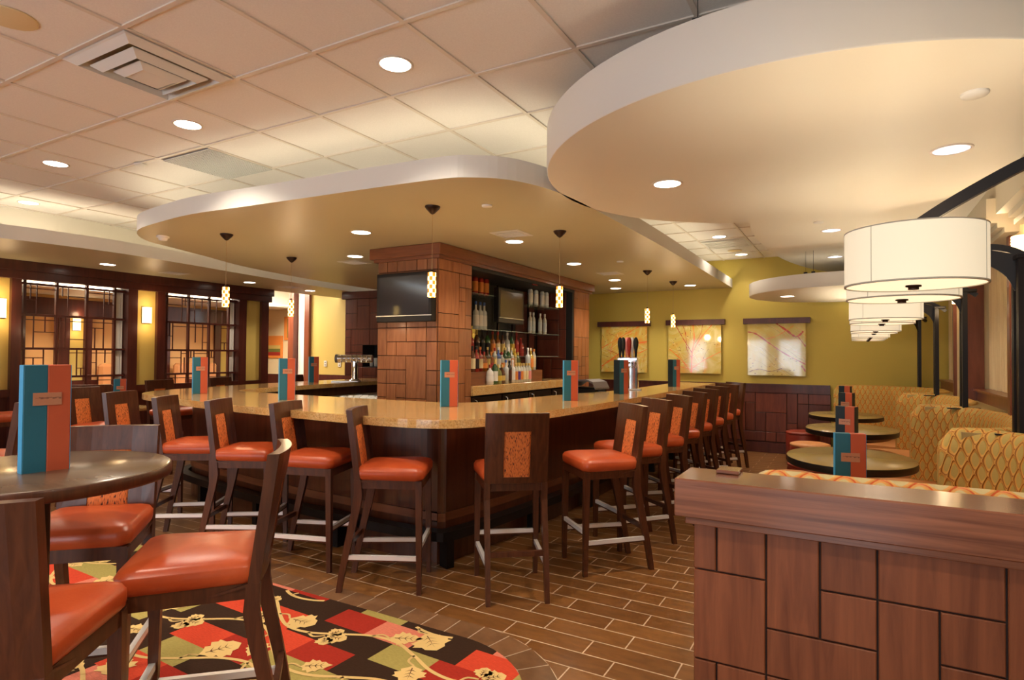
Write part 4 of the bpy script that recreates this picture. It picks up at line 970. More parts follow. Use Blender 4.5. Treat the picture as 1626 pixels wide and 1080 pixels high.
def place_menu(x, y, z, turn, label, group='menus on the bar', style='plain'):
    rz = -atan2(x, y)+radians(turn)       # front roughly towards the seats, then turned
    if style not in MENUS:
        m = MENUS[style] = make_menu(label, group, **STYLE[style]); m.location = (x, y, z); m.rotation_euler = (0, 0, rz); return
    dup(MENUS[style], (x, y, z), rz, label, group)
place_menu(-2.425, 1.025, 1.067, 17, 'large teal and orange menu stand on the pub table in the left foreground', 'menus on tables')
for x, y, tn, lab, st_ in [(-5.80, 3.80, 14, 'teal and orange menu at the left end of the front bar', 'plain'),
                      (-4.44, 3.74, 14, 'teal and orange menu on the front bar between the left end and the tower', 'plain'),
                      (-6.80, 6.20, 14, 'small teal and orange menu on the left return of the bar', 'plain'),
                      (-2.83, 3.98, 12, 'teal and orange menu on the bar in front of the wooden tower corner', 'plain'),
                      (-2.28, 5.13, 20, 'teal and orange menu on the right bar in front of the alcove', 'plain'),
                      (-2.23, 6.38, 45, 'dark sided menu on the right bar just before the beer taps', 'thick'),
                      (-2.14, 8.28, 45, 'dark sided menu on the right bar below the second picture', 'thick')]:
    place_menu(x, y, 1.067, tn, lab, style=st_)

# ================================================================= TAP TOWERS, DEVICES, GLASSES
t = thing('beer_tower', 'chrome horizontal beer tap tower with a row of faucets on the left return', 'beer tap', (-6.50, 6.72, 1.067), radians(28))
b = MB(); b.lathe([(0.10, 0), (0.10, 0.012), (0.06, 0.03), (0.052, 0.05), (0.052, 0.30)], 24); b.build('column', 'chrome', t)
b = MB(); b.tube([(-0.26, 0, 0.345), (0.26, 0, 0.345)], 0.058, 20); b.build('head_tube', 'chrome', t)
b = MB(); b.tube([(-0.29, 0, 0.345), (-0.255, 0, 0.345)], 0.063, 20); b.build('end_cap', 'grey_cover', t)
b = MB(); b.box(-0.30, 0.10, -0.18, -0.06, 0.0, 0.02, bev=0.004); b.build('drip_tray', 'steel', t)
for i in range(6):
    x = -0.17+i*0.075; b = MB(); b.tube([(x, -0.05, 0.36), (x, -0.10, 0.355), (x, -0.115, 0.33), (x, -0.117, 0.285)], 0.010, 8); b.tube([(x, -0.095, 0.365), (x, -0.10, 0.40)], 0.007, 8); b.build('faucet', 'chrome', t)
t = thing('beer_tower', 'chrome beer tower with black, pink, red and white tap handles on the right bar', 'beer tap', (-2.36, 7.22, 1.067), radians(10))
b = MB(); b.box(-0.055, 0.055, -0.05, 0.05, 0.0, 0.30, bev=0.012); b.build('column', 'chrome', t)
b = MB(); b.box(-0.09, 0.09, -0.06, 0.06, 0.0, 0.015, bev=0.004); b.build('base_plate', 'steel', t)
b = MB(); b.box(-0.20, 0.05, -0.045, 0.045, 0.28, 0.40, bev=0.012); b.build('tap_head', 'chrome', t)
hm = [('black', -0.165), ('black', -0.125), ('pink', -0.085), ('red', -0.05), ('white', -0.015), ('black', 0.03)]
for i, (c, x) in enumerate(hm):
    b = MB(); b.lathe([(0.010, 0.40), (0.014, 0.43), (0.018, 0.48), (0.030, 0.54), (0.032, 0.59), (0.022, 0.625), (0.010, 0.645)], 12, c=(x, -0.03-0.02*(i % 2))); b.build('tap_handle', bmat(c, False), t)
    b = MB(); b.tube([(x, -0.04, 0.34), (x, -0.09, 0.335), (x, -0.10, 0.27)], 0.009, 8); b.build('faucet', 'chrome', t)
t = thing('receipt_printer', 'dark bar machine under a grey plastic cover beside the tower', 'bar machine', (-2.80, 6.80, 0.905), radians(75))
b = MB(); b.box(-0.13, 0.13, -0.20, 0.18, 0.0, 0.20, bev=0.02); b.build('housing', 'black', t)
b = MB(); b.loft([[(-0.14, y, z-0.02), (0.14, y, z-0.02), (0.14, y, z), (-0.14, y, z)] for y, z in ((-0.22, 0.20), (-0.18, 0.27), (-0.08, 0.30), (0.10, 0.285), (0.20, 0.22))], smooth=False); b.build('cover', 'grey_cover', t)
b = MB(); b.box(-0.07, 0.07, -0.215, -0.20, 0.05, 0.17, bev=0.004); b.build('front_lid', new_mat('dark_blue_plastic', (0.02, 0.03, 0.06), 0.3), t)
def tumbler_mesh():
    b = MB(); b.lathe([(0.024, 0), (0.030, 0.004), (0.036, 0.115), (0.0345, 0.115), (0.028, 0.010), (0.001, 0.008)], 16, cap0=True, cap1=False); return b
gr = thing('glass_washer', 'low steel bar cabinet with glasses on top left of the tower', 'bar machine', (-4.68, 5.02, 0.0)); b = MB()
b.box(-0.27, 0.27, -0.22, 0.22, 0.0, 0.89, bev=0.008); b.build('housing', 'steel', gr)
b = MB(); b.box(-0.275, 0.275, -0.225, 0.225, 0.89, 0.905, bev=0.004); b.build('top_tray', 'steel', gr)
gl = None
for i in range(5):
    for j in range(3):
        lab = 'tumbler on the steel cabinet by the tower, %s from left, %s row' % (ordinal(i), ('near', 'middle', 'far')[j]); lc = (-4.88+i*0.098, 4.87+j*0.12, 0.906)
        if gl is None:
            gl = tumbler_mesh().build('tumbler_glass', 'tumbler'); gl.location = lc; tag(gl, lab, 'glass', 'glasses on the steel cabinet')
        else:
            o = gl.copy(); COL.objects.link(o); o.location = lc; o['label'] = lab

# back-left panelled block with dark niche
t = thing('panelled_chimney', 'dark red wood panelled block with a black niche at the back left', 'wall cabinet', (0, 0, 0))
BX0, BX1, BY = -7.98, -5.6, 8.0
b = MB(); b.box(BX0, BX1, BY, BY+1.0, 0, 1.25); b.box(BX0, BX1, BY, BY+1.0, 1.64, 2.50); b.box(BX0, -7.55, BY, BY+1.0, 1.25, 1.64); b.box(-6.6, BX1, BY, BY+1.0, 1.25, 1.64); b.box(-7.55, -6.6, BY+0.3, BY+1.0, 1.25, 1.64); b.build('carcass', 'groove', t)
b = MB(); rr = random.Random(8)
E_b = [0, 0.145, 0.29, 0.43]+[0.43+i*0.1583 for i in range(1, 7)]+[1.38+0.1428*i for i in range(1, 8)]; Rb = [0.02, 0.20, 0.40, 0.60, 0.80, 0.95, 1.10, 1.25, 1.38, 1.51, 1.64, 1.78, 1.92, 2.06, 2.20, 2.33, 2.46]
blk = {(c, r) for c in range(3, 9) for r in range(7, 10)}
boards(b, board_layout(16, 16, rr, blk), E_b, Rb, (BX0, BY, 0), (1, 0, 0), (0, -1, 0)); b.build('front_boards', 'redwood', t)
b = MB(); b.box(-7.55, -6.6, BY-0.002, BY+0.299, 1.252, 1.262); b.box(-7.55, -6.6, BY+0.29, BY+0.3, 1.262, 1.638); b.build('niche_lining', 'matte_black', t)
b = MB(); b.box(BX0-0.05, BX1, BY-0.05, BY+1.0, 2.46, SOF-0.002, bev=0.005); b.build('cornice', 'dark_trim', t)
for i, x in enumerate((-7.46, -7.36, -7.26)):
    o = gl.copy(); COL.objects.link(o); o.location = (x, BY+0.12, 1.263); o['label'] = 'tumbler in the black niche behind the tap tower, %s from the left' % ordinal(i); o['group'] = 'glasses in the niche'; o.scale = (1, 1, 1.3)

# sockets on the ochre wall
for i, x in enumerate((-9.31, -8.92)):
    t = thing('wall_socket', ('left' if i == 0 else 'right')+' ivory wall socket on the ochre wall behind the tap tower', 'socket', (x, 8.795, 1.28))
    b = MB(); b.box(-0.04, 0.04, -0.008, 0, -0.06, 0.06, bev=0.003); b.build('cover_plate', 'plate_white', t)
    for z in (-0.025, 0.025): b = MB(); b.box(-0.014, 0.014, -0.010, -0.008, z-0.012, z+0.012); b.build('outlet', 'grey_cover', t)

# ================================================================= WALL SCONCES
def make_sconce(label, group='wall sconces'):
    t = thing('wall_sconce', label, 'wall lamp', (0, 0, 0), 0, group)
    b = MB(); b.box(-0.065, 0.065, -0.012, 0.0, -0.125, 0.125, bev=0.003); b.build('back_plate', 'bronze', t)
    b = MB(); rings = []
    for k in range(25):
        z = -0.115+0.23*k/24; e = 0.004 if k % 2 else 0.0
        rings.append([((0.062+e)*cos(radians(180+180*i/12)), -0.012-(0.062+e)*abs(sin(radians(180+180*i/12)))*1.1, z) for i in range(13)])
    b.loft(rings, 0, False, False, False, closed=False); b.build('ribbed_shade', 'sconce', t)
    for zz, rx in ((0.30, 0), (-0.30, 180)):
        l = bpy.data.lights.new('sconce_glow', 'POINT'); l.energy = 1.5; l.color = WARMER; l.shadow_soft_size = 0.05
        o = bpy.data.objects.new('sconce_glow', l); COL.objects.link(o); o.parent = t; o.location = (0, -0.16, zz*0.6)
    return t
s0 = make_sconce('lit ribbed wall sconce at the left frame edge beside the first lattice'); s0.location = (XL+0.001, 3.27, 2.0); s0.rotation_euler = (0, 0, radians(90))
dup(s0, (XL+0.001, 5.00, 2.02), radians(90), 'lit ribbed wall sconce on the ochre strip between the two lattice windows')
dup(s0, (FX+0.013, 5.74, 1.99), radians(90), 'lit wall sconce seen through the first lattice window in the far room')
dup(s0, (0.979, 5.05, 2.17), radians(-90), 'lit ribbed sconce on the right pilaster beside the nearest pole lamp')
dup(s0, (0.979, 7.80, 2.17), radians(-90), 'lit ribbed sconce on the farther right pilaster')

# ================================================================= WALNUT HALF WALL (right foreground)
t = thing('half_wall', 'walnut panelled half wall with thick wooden cap in the right foreground', 'half wall', (0, 0, 0))
PX0 = -0.474
b = MB(); b.box(PX0+0.012, XR-0.002, 2.10, 2.21, 0.0, 0.93); b.build('core', 'groove', t)
E_p = [-0.474, -0.398, -0.246, -0.093, 0.058, 0.208, 0.357, 0.510, 0.66, 0.81, 0.96, 1.11, 1.245]
R_p = [0.925, 0.772, 0.622, 0.474, 0.324, 0.174, 0.02]
rects = [(0,1,0,1),(1,2,0,1),(0,2,1,3),(0,1,3,5),(1,2,3,4),(2,3,0,2),(3,4,0,1),(3,4,1,2),(2,4,2,3),(4,6,0,1),(4,5,1,3),(5,6,1,2),(5,6,2,4),(6,7,0,3),
         (2,3,3,5),(3,4,3,4),(4,5,3,4),(6,7,3,4),(7,8,0,2),(8,10,0,1),(8,9,1,3),(9,10,1,2),(10,12,0,2),(7,8,2,4),(9,11,2,3),(11,12,2,4),(8,10,3,4),(10,11,3,4),(1,2,4,5),(0,2,5,6),(2,3,5,6),(3,5,4,6),(5,7,4,5),(5,6,5,6),(6,8,5,6),(7,9,4,5),(8,10,5,6),(9,12,4,5),(10,12,5,6)]
b = MB(); boards(b, rects, E_p, R_p, (0, 2.10, 0), (1, 0, 0), (0, -1, 0), gap=0.0028, th=0.013); b.build('front_boards', 'pony_board', t)
b = MB(); boards(b, [(0,1,0,6)], [0, 0.11], [0.925, .77, .62, .47, .32, .17, 0.02], (PX0+0.012, 2.10, 0), (0, 1, 0), (-1, 0, 0), gap=0.0015, th=0.011); b.build('end_board', 'pony_board', t)
b = MB(); b.box(-0.525, XR-0.004, 2.035, 2.265, 0.952, 1.078, bev=0.004); b.build('cap', 'pony_cap', t)
b = MB(); b.box(-0.495, XR-0.006, 2.062, 2.245, 0.925, 0.952, bev=0.003); b.build('cap_moulding', 'pony_cap', t)
b = MB(); b.box(-0.42, -0.345, 2.190, 2.28, 1.079, 1.091, bev=0.002)
o = b.build('booth_end_cap', 'pony_cap'); tag(o, 'small flat walnut block on the half wall beside the cushion roll', 'wood block')

# ================================================================= SCALLOPED BOOTHS
def path_sweep(path, prof, mi=0, end_r=0.09):
    """profile (n offset to the right of travel, z); uv by arc length"""
    b = MB(); P = [Vector(p) for p in path]; n = len(P); m = len(prof); L = 0; V = []; U = []
    TL = sum((P[i]-P[i-1]).length for i in range(1, n))
    pl = [0]
    for a, c in zip(prof, prof[1:]): pl.append(pl[-1]+hypot(c[0]-a[0], c[1]-a[1]))
    for i, p in enumerate(P):
        if i: L += (P[i]-P[i-1]).length
        d = (P[min(i+1, n-1)]-P[max(i-1, 0)]).normalized(); nr = Vector((d.y, -d.x))
        e_ = min(L, TL-L); rr0 = end_r; drop = (rr0-math.sqrt(max(0, rr0*rr0-(rr0-e_)**2))) if e_ < rr0 else 0
        for k, (o_, z) in enumerate(prof): V.append((p.x+nr.x*o_, p.y+nr.y*o_, z-(drop if z > 0.9 else (drop*(z-0.45)/0.45 if z > 0.45 else 0)))); U.append((L, pl[k]))
    Fs = [(i*m+k, (i+1)*m+k, (i+1)*m+k+1, i*m+k+1) for i in range(n-1) for k in range(m-1)]
    b.add(V, Fs, mi, True, U)
    b.add(V[:m], [tuple(range(m))], mi, False, U[:m]); b.add(V[-m:], [tuple(range(m-1, -1, -1))], mi, False, U[-m:])
    return b
YL = [2.24, 4.20, 6.20, 8.12]
backprof = [(0.0, 0.30), (-0.015, 0.45), (-0.012, 0.80), (-0.004, 0.98), (0.012, 1.045), (0.040, 1.080), (0.075, 1.092), (0.105, 1.080), (0.120, 1.05), (0.120, 0.30)]
def bay_curve(y0, y1, xn=0.42, xd=0.90, n=44):
    pts = []
    for i in range(n+1):
        s = i/n; a = pi*s
        y = (y0+y1)/2-(y1-y0)/2*cos(a)*1.0; x = xn+(xd-xn)*(sin(a)**0.8 if 0 < s < 1 else 0)
        pts.append((x, y))
    return pts
ledge_pts = []
bays = [(YL[0]+0.24, YL[1]-0.02), (YL[1]+0.12, YL[2]-0.02), (YL[2]+0.12, YL[3]-0.02)]
blab = ['gold ogee patterned booth nearest the camera behind the half wall', 'gold ogee patterned booth, second along the curtained wall', 'gold ogee patterned booth, third along the curtained wall']
def booth(path, seat_in, label, back_mat='booth'):
    t = thing('booth', label, 'booth', (0, 0, 0), 0, 'curved booths')
    path_sweep(path, backprof).build('back_cushion', back_mat, t)
    # crescent seat
    inner = seat_in; outer = [(p[0]-0.012, p[1]) for p in path]
    b = MB(); poly = inner+outer[::-1]; b.prism(poly, 0.36, 0.455, 0); 
    b.build('seat_cushion', 'tan_leather', t)
    c = (sum(p[0] for p in poly)/len(poly), sum(p[1] for p in poly)/len(poly))
    b = MB(); b.prism([(c[0]+(p[0]-c[0])*0.90, c[1]+(p[1]-c[1])*0.93) for p in poly], 0.0, 0.36, 0); b.build('base', 'redwood', t)
    return t
for i, (y0, y1) in enumerate(bays):
    pth = bay_curve(y0, y1)
    sin_ = [(p[0]-0.46+0.10*abs((p[1]-(y0+y1)/2)/(y1-y0)*2)**2, (y0+y1)/2+(p[1]-(y0+y1)/2)*0.86) for p in pth]
    booth(pth, sin_, blab[i]); ledge_pts += [(p[0]+0.10, p[1]) for p in pth]
# far corner booth: along the wall and then along the back wall
pth = smooth_line([(0.42, 8.24), (0.70, 8.45), (0.88, 8.85), (0.90, 9.25), (0.78, 9.62), (0.50, 9.86), (0.10, 9.93), (-0.26, 9.94)], 5)
sin_ = smooth_line([(0.05, 8.35), (0.30, 8.70), (0.40, 9.0), (0.38, 9.20), (0.25, 9.36), (0.0, 9.42), (-0.26, 9.42)], 5)
sin_ = smooth_line([(0.05, 8.35), (0.28, 8.62), (0.40, 8.92), (0.40, 9.15), (0.28, 9.34), (0.10, 9.41), (-0.10, 9.43), (-0.26, 9.43)], 5)
booth(pth, sin_, 'gold ogee patterned corner booth against the back wall')
ledge_pts += [(p[0]+0.10, p[1]+(0.10 if p[1] > 9.7 else 0)) for p in pth if p[0] > 0.45 or p[1] < 9][:-1]
# front roll of the nearest booth, standing along the half wall
b = path_sweep([(-0.335+i*0.02, 2.272) for i in range(78)], [(0.0, 0.30), (0.0, 1.05), (-0.008, 1.064), (-0.028, 1.080), (-0.055, 1.086), (-0.082, 1.079), (-0.098, 1.060), (-0.104, 1.03), (-0.104, 0.30)])
t = thing('booth', 'cream orange and red patterned booth back showing as a roll above the half wall', 'booth', (0, 0, 0)); b.build('back_cushion', 'booth_bright', t)
# ledge behind the booths
ledge_pts = sorted(ledge_pts, key=lambda p: p[1])
b = MB(); b.prism([(p[0], p[1]) for p in ledge_pts]+[(XR, ledge_pts[-1][1]), (XR, ledge_pts[0][1])], 0.0, 1.07, 1, 1)
nb = MB(); nb.prism([(p[0], p[1]) for p in ledge_pts]+[(XR, ledge_pts[-1][1]), (XR, ledge_pts[0][1])], 1.0, 1.072, 0)
led = nb.build('window_ledge', 'ledge'); led['kind'] = 'structure'; led.name = 'trim_16'

# ---- booth tables with ottomans and menus
def booth_table(x, y, label):
    t = thing('booth_table', label, 'table', (x, y, 0), 0, 'black edged tables along the booths'); b = MB(); sx, sy = 0.43, 0.53
    b.lathe([(0.985, 0.685), (1.0, 0.690), (1.0, 0.736)], 64, 1, cap1=False, sc=(sx, sy)); b.lathe([(1.0, 0.736), (0.990, 0.740), (0.001, 0.740)], 64, 0, cap0=False, cap1=False, sc=(sx, sy)); b.build('table_top', ['booth_top', 'table_black'], t)
    b = MB(); b.lathe([(0.045, 0.03), (0.04, 0.685)], 20); b.build('pedestal', 'black', t)
    b = MB(); b.lathe([(0.27, 0), (0.26, 0.012), (0.045, 0.03)], 36); b.build('base_plate', 'black', t)
for y, lab in ((3.20, 'black edged booth table hidden behind the half wall, holding the bright blue menu'), (5.20, 'nearest fully visible olive topped booth table with black edge'), (7.30, 'second visible olive topped booth table with black edge'), (9.0, 'farthest booth table in front of the corner booth')):
    booth_table(-0.03 if y != 9.0 else -0.10, y, lab)
place_menu(-0.02, 3.42, 0.740, 12, 'bright blue and orange menu standing behind the patterned cushion roll', 'menus on tables')
place_menu(-0.05, 5.28, 0.740, -22, 'dark menu on the nearest visible booth table', 'menus on tables', 'dark')
place_menu(-0.07, 7.30, 0.740, -22, 'dark menu on the second visible booth table', 'menus on tables', 'dark')
place_menu(-0.10, 9.02, 0.740, -22, 'dark menu on the farthest booth table', 'menus on tables', 'dark')
def ottoman(x, y, label, red=False):
    t = thing('ottoman', label, 'stool', (x, y, 0), 0, 'round ottomans by the booth tables')
    b = MB(); b.lathe([(0.195, 0.02), (0.215, 0.06), (0.22, 0.40), (0.212, 0.42)], 40); b.build('drum', 'red_leather', t)
    b = MB(); b.lathe([(0.212, 0.42), (0.222, 0.432), (0.218, 0.45), (0.18, 0.463), (0.001, 0.470)], 40, cap1=False); b.build('seat_cushion', 'red_leather' if red else 'ottoman_top', t)
    b = MB(); b.lathe([(0.17, 0), (0.17, 0.02)], 24); b.build('foot_ring', 'black', t)
ottoman(-0.46, 5.87, 'orange topped round ottoman showing just above the half wall'); ottoman(-0.36, 6.55, 'round ottoman under the left side of the nearest visible booth table', True)
ottoman(-0.46, 8.05, 'orange topped round ottoman left of the second booth table'); ottoman(-0.62, 9.3, 'dark red round ottoman left of the farthest booth table', True)

# ================================================================= POLE LAMPS WITH DRUM SHADES
SZ0, SZ1, SR, SX = 1.715, 1.890, 0.193, 0.165
def arc_pts(y0, y1):
    pr = [(0.87, 1.995), (0.82, 2.035), (0.74, 2.085), (0.65, 2.105), (0.55, 2.095), (0.45, 2.062), (0.35, 2.012), (0.25, 1.955), (0.185, 1.912)]
    return [(x, y0+(y1-y0)*((0.78-x)/(0.78-SX)), z) for x, z in pr]
def make_lamp(label, dy=(0.10, 0.64)):
    t = thing('pole_lamp', label, 'lamp', (0, 0, 0), 0, 'twin shade pole lamps on the booth ledge')
    b = MB(); b.tube(smooth_line(arc_pts(0.02, dy[0]), 3), 0, flat=(0.013, 0.017)); b.build('arm', 'black', t)
    br = [(0.775, 1.86), (0.74, 1.94), (0.68, 2.00), (0.60, 2.045), (0.50, 2.065)]
    b = MB(); b.tube(smooth_line([(x, 0.02+(dy[0]-0.02)*((0.78-x)/(0.78-SX)), z) for x, z in br], 3), 0, flat=(0.011, 0.012)); b.build('brace', 'black', t)
    ty = Vector((SX-0.78, dy[0]-0.02, 0)).normalized(); g_ = MB(); q_ = [(0.0, 1.87), (0.0, 2.05), (0.16, 2.10), (0.24, 2.095), (0.15, 2.03), (0.06, 1.95)]
    nn_ = Vector((-ty.y, ty.x, 0))*0.010; A_ = [Vector((0.78, 0.02, 0))+ty*u_+Vector((0, 0, z_)) for u_, z_ in q_]; n_q = len(A_)
    g_.add([tuple(p-nn_) for p in A_]+[tuple(p+nn_) for p in A_], [tuple(range(n_q)), tuple(range(2*n_q-1, n_q-1, -1))]+[(i, n_q+i, n_q+(i+1) % n_q, (i+1) % n_q) for i in range(n_q)]); g_.build('gusset', 'black', t)
    b = MB(); b.tube([(SX, dy[0]-0.02, 1.912), (SX, dy[1]+0.02, 1.912)], 0, flat=(0.008, 0.010)); b.build('cross_bar', 'black', t)
    b = MB(); b.box(0.755, 0.86, -0.08, 0.10, 2.02, 2.045, bev=0.003); b.build('pole_cap', 'black', t)
    for j, py in enumerate((-0.05, 0.07)):
        b = MB(); b.box(0.66, 0.90, py-0.026, py+0.026, 1.072, 1.080, bev=0.002); b.build('base_plate', 'black', t)
        b = MB(); b.box(0.762, 0.798, py-0.024, py-0.006, 1.080, 2.02); b.box(0.762, 0.798, py+0.006, py+0.024, 1.080, 2.02); b.box(0.77, 0.79, py-0.006, py+0.006, 1.080, 2.02); b.build('pole', 'black', t)
        sh = MB(); n = 64
        sh.lathe([(SR, SZ0), (SR, SZ1)], n, 0, c=(SX, dy[j]), cap0=False, cap1=False)
        sh.lathe([(SR-0.004, SZ1), (SR-0.004, SZ0)], n, 0, c=(SX, dy[j]), cap0=False, cap1=False)
        s_ = sh.build('drum_shade', 'shade', t)
        e = MB()
        for z0, z1 in ((SZ0-0.001, SZ0+0.0045), (SZ1-0.0025, SZ1+0.001)): e.lathe([(SR-0.005, z0), (SR+0.0012, z0), (SR+0.0012, z1), (SR-0.005, z1), (SR-0.005, z0)], n, 0, c=(SX, dy[j]), cap0=False, cap1=False)
        for a in (232, 333, 100): e.tube([(SX+(SR+0.0005)*cos(radians(a)), dy[j]+(SR+0.0005)*sin(radians(a)), SZ0), (SX+(SR+0.0005)*cos(radians(a)), dy[j]+(SR+0.0005)*sin(radians(a)), SZ1)], 0.0010, 6)
        e.build('binding', 'shade_edge', s_)
        e = MB(); e.lathe([(SR-0.005, SZ0+0.002), (0.001, SZ0+0.002)], n, 0, c=(SX, dy[j]), cap0=False, cap1=False, smooth=False); e.build('diffuser', 'diffuser', s_)
        e = MB(); e.lathe([(0.022, SZ0+0.001), (0.022, SZ0-0.004), (0.015, SZ0-0.005), (0.015, SZ0-0.013)], 20, c=(SX, dy[j])); e.build('finial', 'bronze', s_)
        e = MB(); e.tube([(SX, dy[j], SZ1+0.035), (SX, dy[j], SZ0)], 0.006, 8); e.tube([(SX-SR+0.004, dy[j], SZ1-0.01), (SX+SR-0.004, dy[j], SZ1-0.01)], 0.003, 6); e.build('spider', 'black', s_)
        l = bpy.data.lights.new('drum_bulb', 'POINT'); l.energy = 8.0; l.color = (1.0, 0.88, 0.68); l.shadow_soft_size = 0.06
        o = bpy.data.objects.new('drum_bulb', l); COL.objects.link(o); o.parent = t; o.location = (SX, dy[j], SZ0+0.05)
    return t
lamp0 = make_lamp('black pole lamp nearest the camera holding the largest two drum shades')
def relamp(y, label):
    r = dup(lamp0, (0, y, 0), 0, label)
lamp0.location = (0, 2.20, 0)
for ch in lamp0.children: ch.matrix_parent_inverse = Matrix.Identity(4)
relamp(4.20, 'black pole lamp standing beside the near pilaster, second from the camera')
relamp(6.12, 'black pole lamp in front of the sheer curtain, third from the camera')
relamp(8.02, 'slim black pole lamp fourth from the camera')
l5 = make_lamp('farthest black pole lamp against the olive back wall', (-0.84, -0.37)); l5.location = (0, 9.98, 0)

# ================================================================= PICTURES
STROKES = dict(
 art_a=[(1, .030, [(0, .12), (.3, .33), (.62, .58), (1, .66)]), (1, .022, [(0, .52), (.35, .72), (.85, 1)]), (1, .018, [(0, .05), (.10, .20), (.30, .26), (.42, .12)]), (2, .012, [(.1, .5), (.3, .42), (.5, .3)]), (1, .016, [(.55, .5), (.8, .42), (1, .5)]), (1, .012, [(.2, .3), (.25, .6), (.5, .8), (.6, 1)])],
 art_b=[(1, .030, [(.45, 0), (.46, .4), (.50, .7), (.48, 1)]), (1, .020, [(.44, .02), (.28, .25), (.02, .50)]), (2, .016, [(.46, .42), (.30, .7), (.14, 1)]), (1, .020, [(.48, .45), (.62, .72), (.84, 1)]), (1, .014, [(.46, .10), (.70, .28), (1, .45)]), (2, .012, [(.47, .3), (.36, .5), (.34, .8), (.28, 1)]), (2, .010, [(.5, .6), (.62, .8), (.66, 1)]), (1, .010, [(.44, .08), (.2, .15), (0, .3)])],
 art_c=[(2, .026, [(0, .84), (.15, .80), (.38, .62), (.65, .42), (1, .22)]), (2, .034, [(.50, 1), (.68, .86), (.84, .74), (.96, .84)]), (2, .022, [(.86, .76), (1.0, .55)]), (2, .030, [(.93, .20), (1, .08)]), (1, .010, [(.3, .7), (.5, .75), (.8, .95)]), (3, .012, [(.02, .06), (.2, .12), (.4, .08), (.6, .14)])])
def picture(x0, x1, z0, z1, rx0, rx1, m, label):
    cx, cz = (x0+x1)/2, (z0+z1)/2; w, h = x1-x0, z1-z0
    t = thing('picture', label, 'picture', (cx, YB, cz), 0, 'abstract pictures on the back wall')
    b = MB(); b.box(-w/2, w/2, -0.055, -0.045, -h/2, h/2, 0); r = random.Random(m); lay = [0]
    def stroke(mi, wd, pts):
        P = smooth_line([(p[0], p[1]) for p in pts], 7); n = len(P); V = []; lay[0] += 1; yy = -0.0552-0.00003*lay[0]
        for i, p in enumerate(P):
            q0 = P[max(i-1, 0)]; q1 = P[min(i+1, n-1)]; d = Vector((q1[0]-q0[0], q1[1]-q0[1])).normalized(); ww = wd*(0.35+0.9*r.random())*h/2
            x, z = -w/2+p[0]*w, -h/2+p[1]*h
            for sg in (-1, 1):
                V.append((max(-w/2+.002, min(w/2-.002, x-d.y*ww*sg)), yy, max(-h/2+.002, min(h/2-.002, z+d.x*ww*sg))))
        b.add(V, [(2*i, 2*i+1, 2*i+3, 2*i+2) for i in range(n-1)], mi)
    for k in range(34):                                    # fine grass-like strokes
        x, z = r.random(), r.random(); a = r.uniform(.5, .9) if m == 'art_c' else r.uniform(0, pi); L = r.uniform(.2, .55)
        if m == 'art_c': a = -a
        stroke(r.choice((4, 4, 4, 3, 1)), .004, [(x, z), (x+cos(a)*L*.5, z+sin(a)*L*.5+.02), (min(1, max(0, x+cos(a)*L)), min(1, max(0, z+sin(a)*L)))])
    for k in range(26):
        x, z = r.random(), r.random()*(.35 if m == 'art_c' else .9); stroke(3, .012, [(x, z), (x+.012, z+.008), (x+.02, z)])
    for mi, wd, pts in STROKES[m]: stroke(mi, wd, pts)
    b.build('print_panel', [m, 'ink_orange', 'ink_red', 'ink_brown', 'ink_pale'], t)
    b = MB(); b.box(rx0-cx, rx1-cx, -0.08, 0, z1-cz-0.005, z1-cz+0.083, bev=0.004); b.build('hanging_rail', 'dark_trim', t)
    for xx in (x0+0.05, x1-0.05):
        for zz in (z0+0.05, z1-0.08): b = MB(); b.tube([(xx-cx, -0.045, zz-cz), (xx-cx, 0, zz-cz)], 0.008, 8); b.build('standoff', 'steel', t)
picture(-3.91, -3.085, 1.20, 2.00, -3.985, -3.03, 'art_a', 'orange branch abstract picture behind the beer tap handles, leftmost of three')
picture(-2.72, -1.867, 1.205, 2.005, -2.76, -1.808, 'art_b', 'middle abstract picture with red orange fan of branches')
picture(-1.464, -0.636, 1.195, 2.005, -1.53, -0.572, 'art_c', 'rightmost abstract picture with a dark red diagonal branch')
def flat_art(x, z, w, h, cols, label):
    t = thing('picture', label, 'picture', (x, 9.597, z), 0, 'striped pictures by the doorway'); b = MB(); k = len(cols)
    b.box(-w/2, w/2, -0.025, 0, -h/2, h/2, bev=0.003); b.build('canvas', bmat('orange', False), t)
    b = MB(); mats = [bmat(c, False) for c in cols]
    for i in range(k):
        if w > h: b.box(-w/2+0.06, w/2-0.06, -0.027, -0.025, -h/2+0.06+(h-.12)*i/k, -h/2+0.06+(h-.12)*(i+1)/k, i)
        else: b.box(-w/2+0.05+(w-.1)*i/k, -w/2+0.05+(w-.1)*(i+1)/k, -0.027, -0.025, -h/2+0.05, h/2-0.05, i)
    b.build('painted_stripes', mats, t)
flat_art(-11.82, 1.63, 0.56, 0.52, ['red', 'olive', 'gold', 'orange', 'orange'], 'square orange picture with green and red bands on the far cream wall')
flat_art(-11.34, 2.06, 0.29, 0.54, ['orange', 'olive', 'red'], 'tall narrow picture with green stripe beside the white door post')

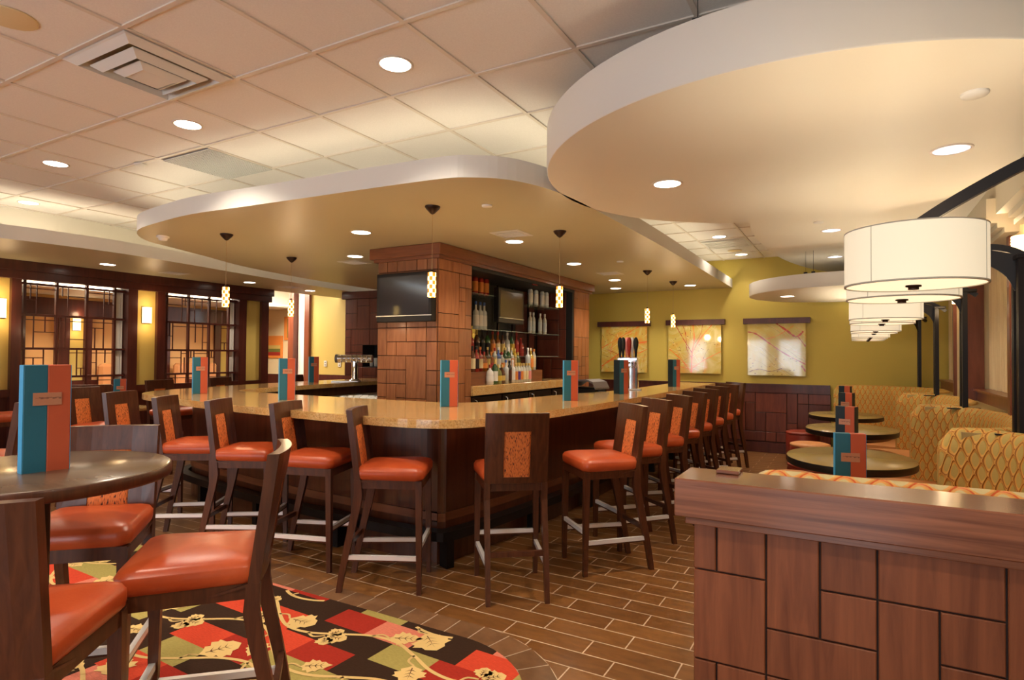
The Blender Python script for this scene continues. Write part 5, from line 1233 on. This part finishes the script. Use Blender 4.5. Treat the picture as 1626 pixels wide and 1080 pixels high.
# ================================================================= FAR DINING ROOM FURNITURE
for i, (y0, y1) in enumerate(((4.95, 5.42), (6.05, 6.56), (7.5, 8.45))):
    t = thing('banquette', 'rust coloured banquette seat against the far dining room wall, %s from the left' % ordinal(i), 'banquette', (0, 0, 0), 0, 'banquettes in the far room')
    b = MB(); b.box(FX+0.09, FX+0.24, y0, y1, 0.42, 1.26, bev=0.05); b.build('back_cushion', 'tan_leather', t)
    b = MB(); b.box(FX+0.09, FX+0.70, y0, y1, 0.0, 0.42, bev=0.03); b.build('seat_cushion', 'red_leather', t)
for i, (x, y) in enumerate(((-11.4, 5.35), (-10.4, 5.0), (-10.6, 6.9), (-11.2, 7.9))):
    t = thing('dining_table', 'dark dining table in the far room, %s from the left' % ordinal(i), 'table', (x, y, 0), 0, 'tables in the far room')
    b = MB(); b.box(-0.35, 0.35, -0.35, 0.35, 0.72, 0.75, bev=0.004); b.build('table_top', 'dark_trim', t)
    b = MB(); b.lathe([(0.04, 0.02), (0.04, 0.72)], 12); b.lathe([(0.25, 0), (0.25, 0.02)], 20); b.build('pedestal', 'black', t)
    for s_ in (-1, 1):
        c = thing('dining_chair', 'dark chair with red seat %s the %s table in the far room' % ('before' if s_ < 0 else 'behind', ordinal(i)), 'chair', (x+0.05, y+s_*0.55, 0), 0 if s_ < 0 else pi, 'chairs in the far room')
        b = MB(); b.box(-0.21, 0.21, -0.20, 0.20, 0.40, 0.47, bev=0.015); b.build('seat', 'seat_red', c)
        b = MB(); b.box(-0.21, 0.21, -0.22, -0.18, 0.47, 0.98, bev=0.01); b.build('backrest', 'dark_trim', c)
        for lx in (-0.19, 0.19):
            for ly in (-0.19, 0.19): b = MB(); b.box(lx-0.018, lx+0.018, ly-0.018, ly+0.018, 0, 0.41); b.build('leg', 'dark_trim', c)
# marble-topped pub table left of the bar with its small menu
t = thing('dining_table', 'small square pale-topped table beyond the left end of the bar', 'table', (-8.42, 4.42, 0)); b = MB(); b.box(-0.32, 0.32, -0.32, 0.32, 0.72, 0.757, bev=0.005); b.build('table_top', 'marble', t)
b = MB(); b.lathe([(0.04, 0.02), (0.04, 0.72)], 12); b.lathe([(0.25, 0), (0.25, 0.02)], 20); b.build('pedestal', 'black', t)
place_menu(-8.46, 4.42, 0.757, 8, 'tiny teal and orange menu on the pale table left of the bar', 'menus on tables')
for i, (x, y, a) in enumerate(((-7.35, 3.55, 150), (-8.35, 3.1, 90), (-6.9, 2.2, 200))):
    place_stool(x, y, a, ['dark stool between the bar end and the pale table', 'dark stool left of the pale table under the lattice', 'dark bar stool in the left background behind the big menu'][i], 'stools beyond the left end of the bar')
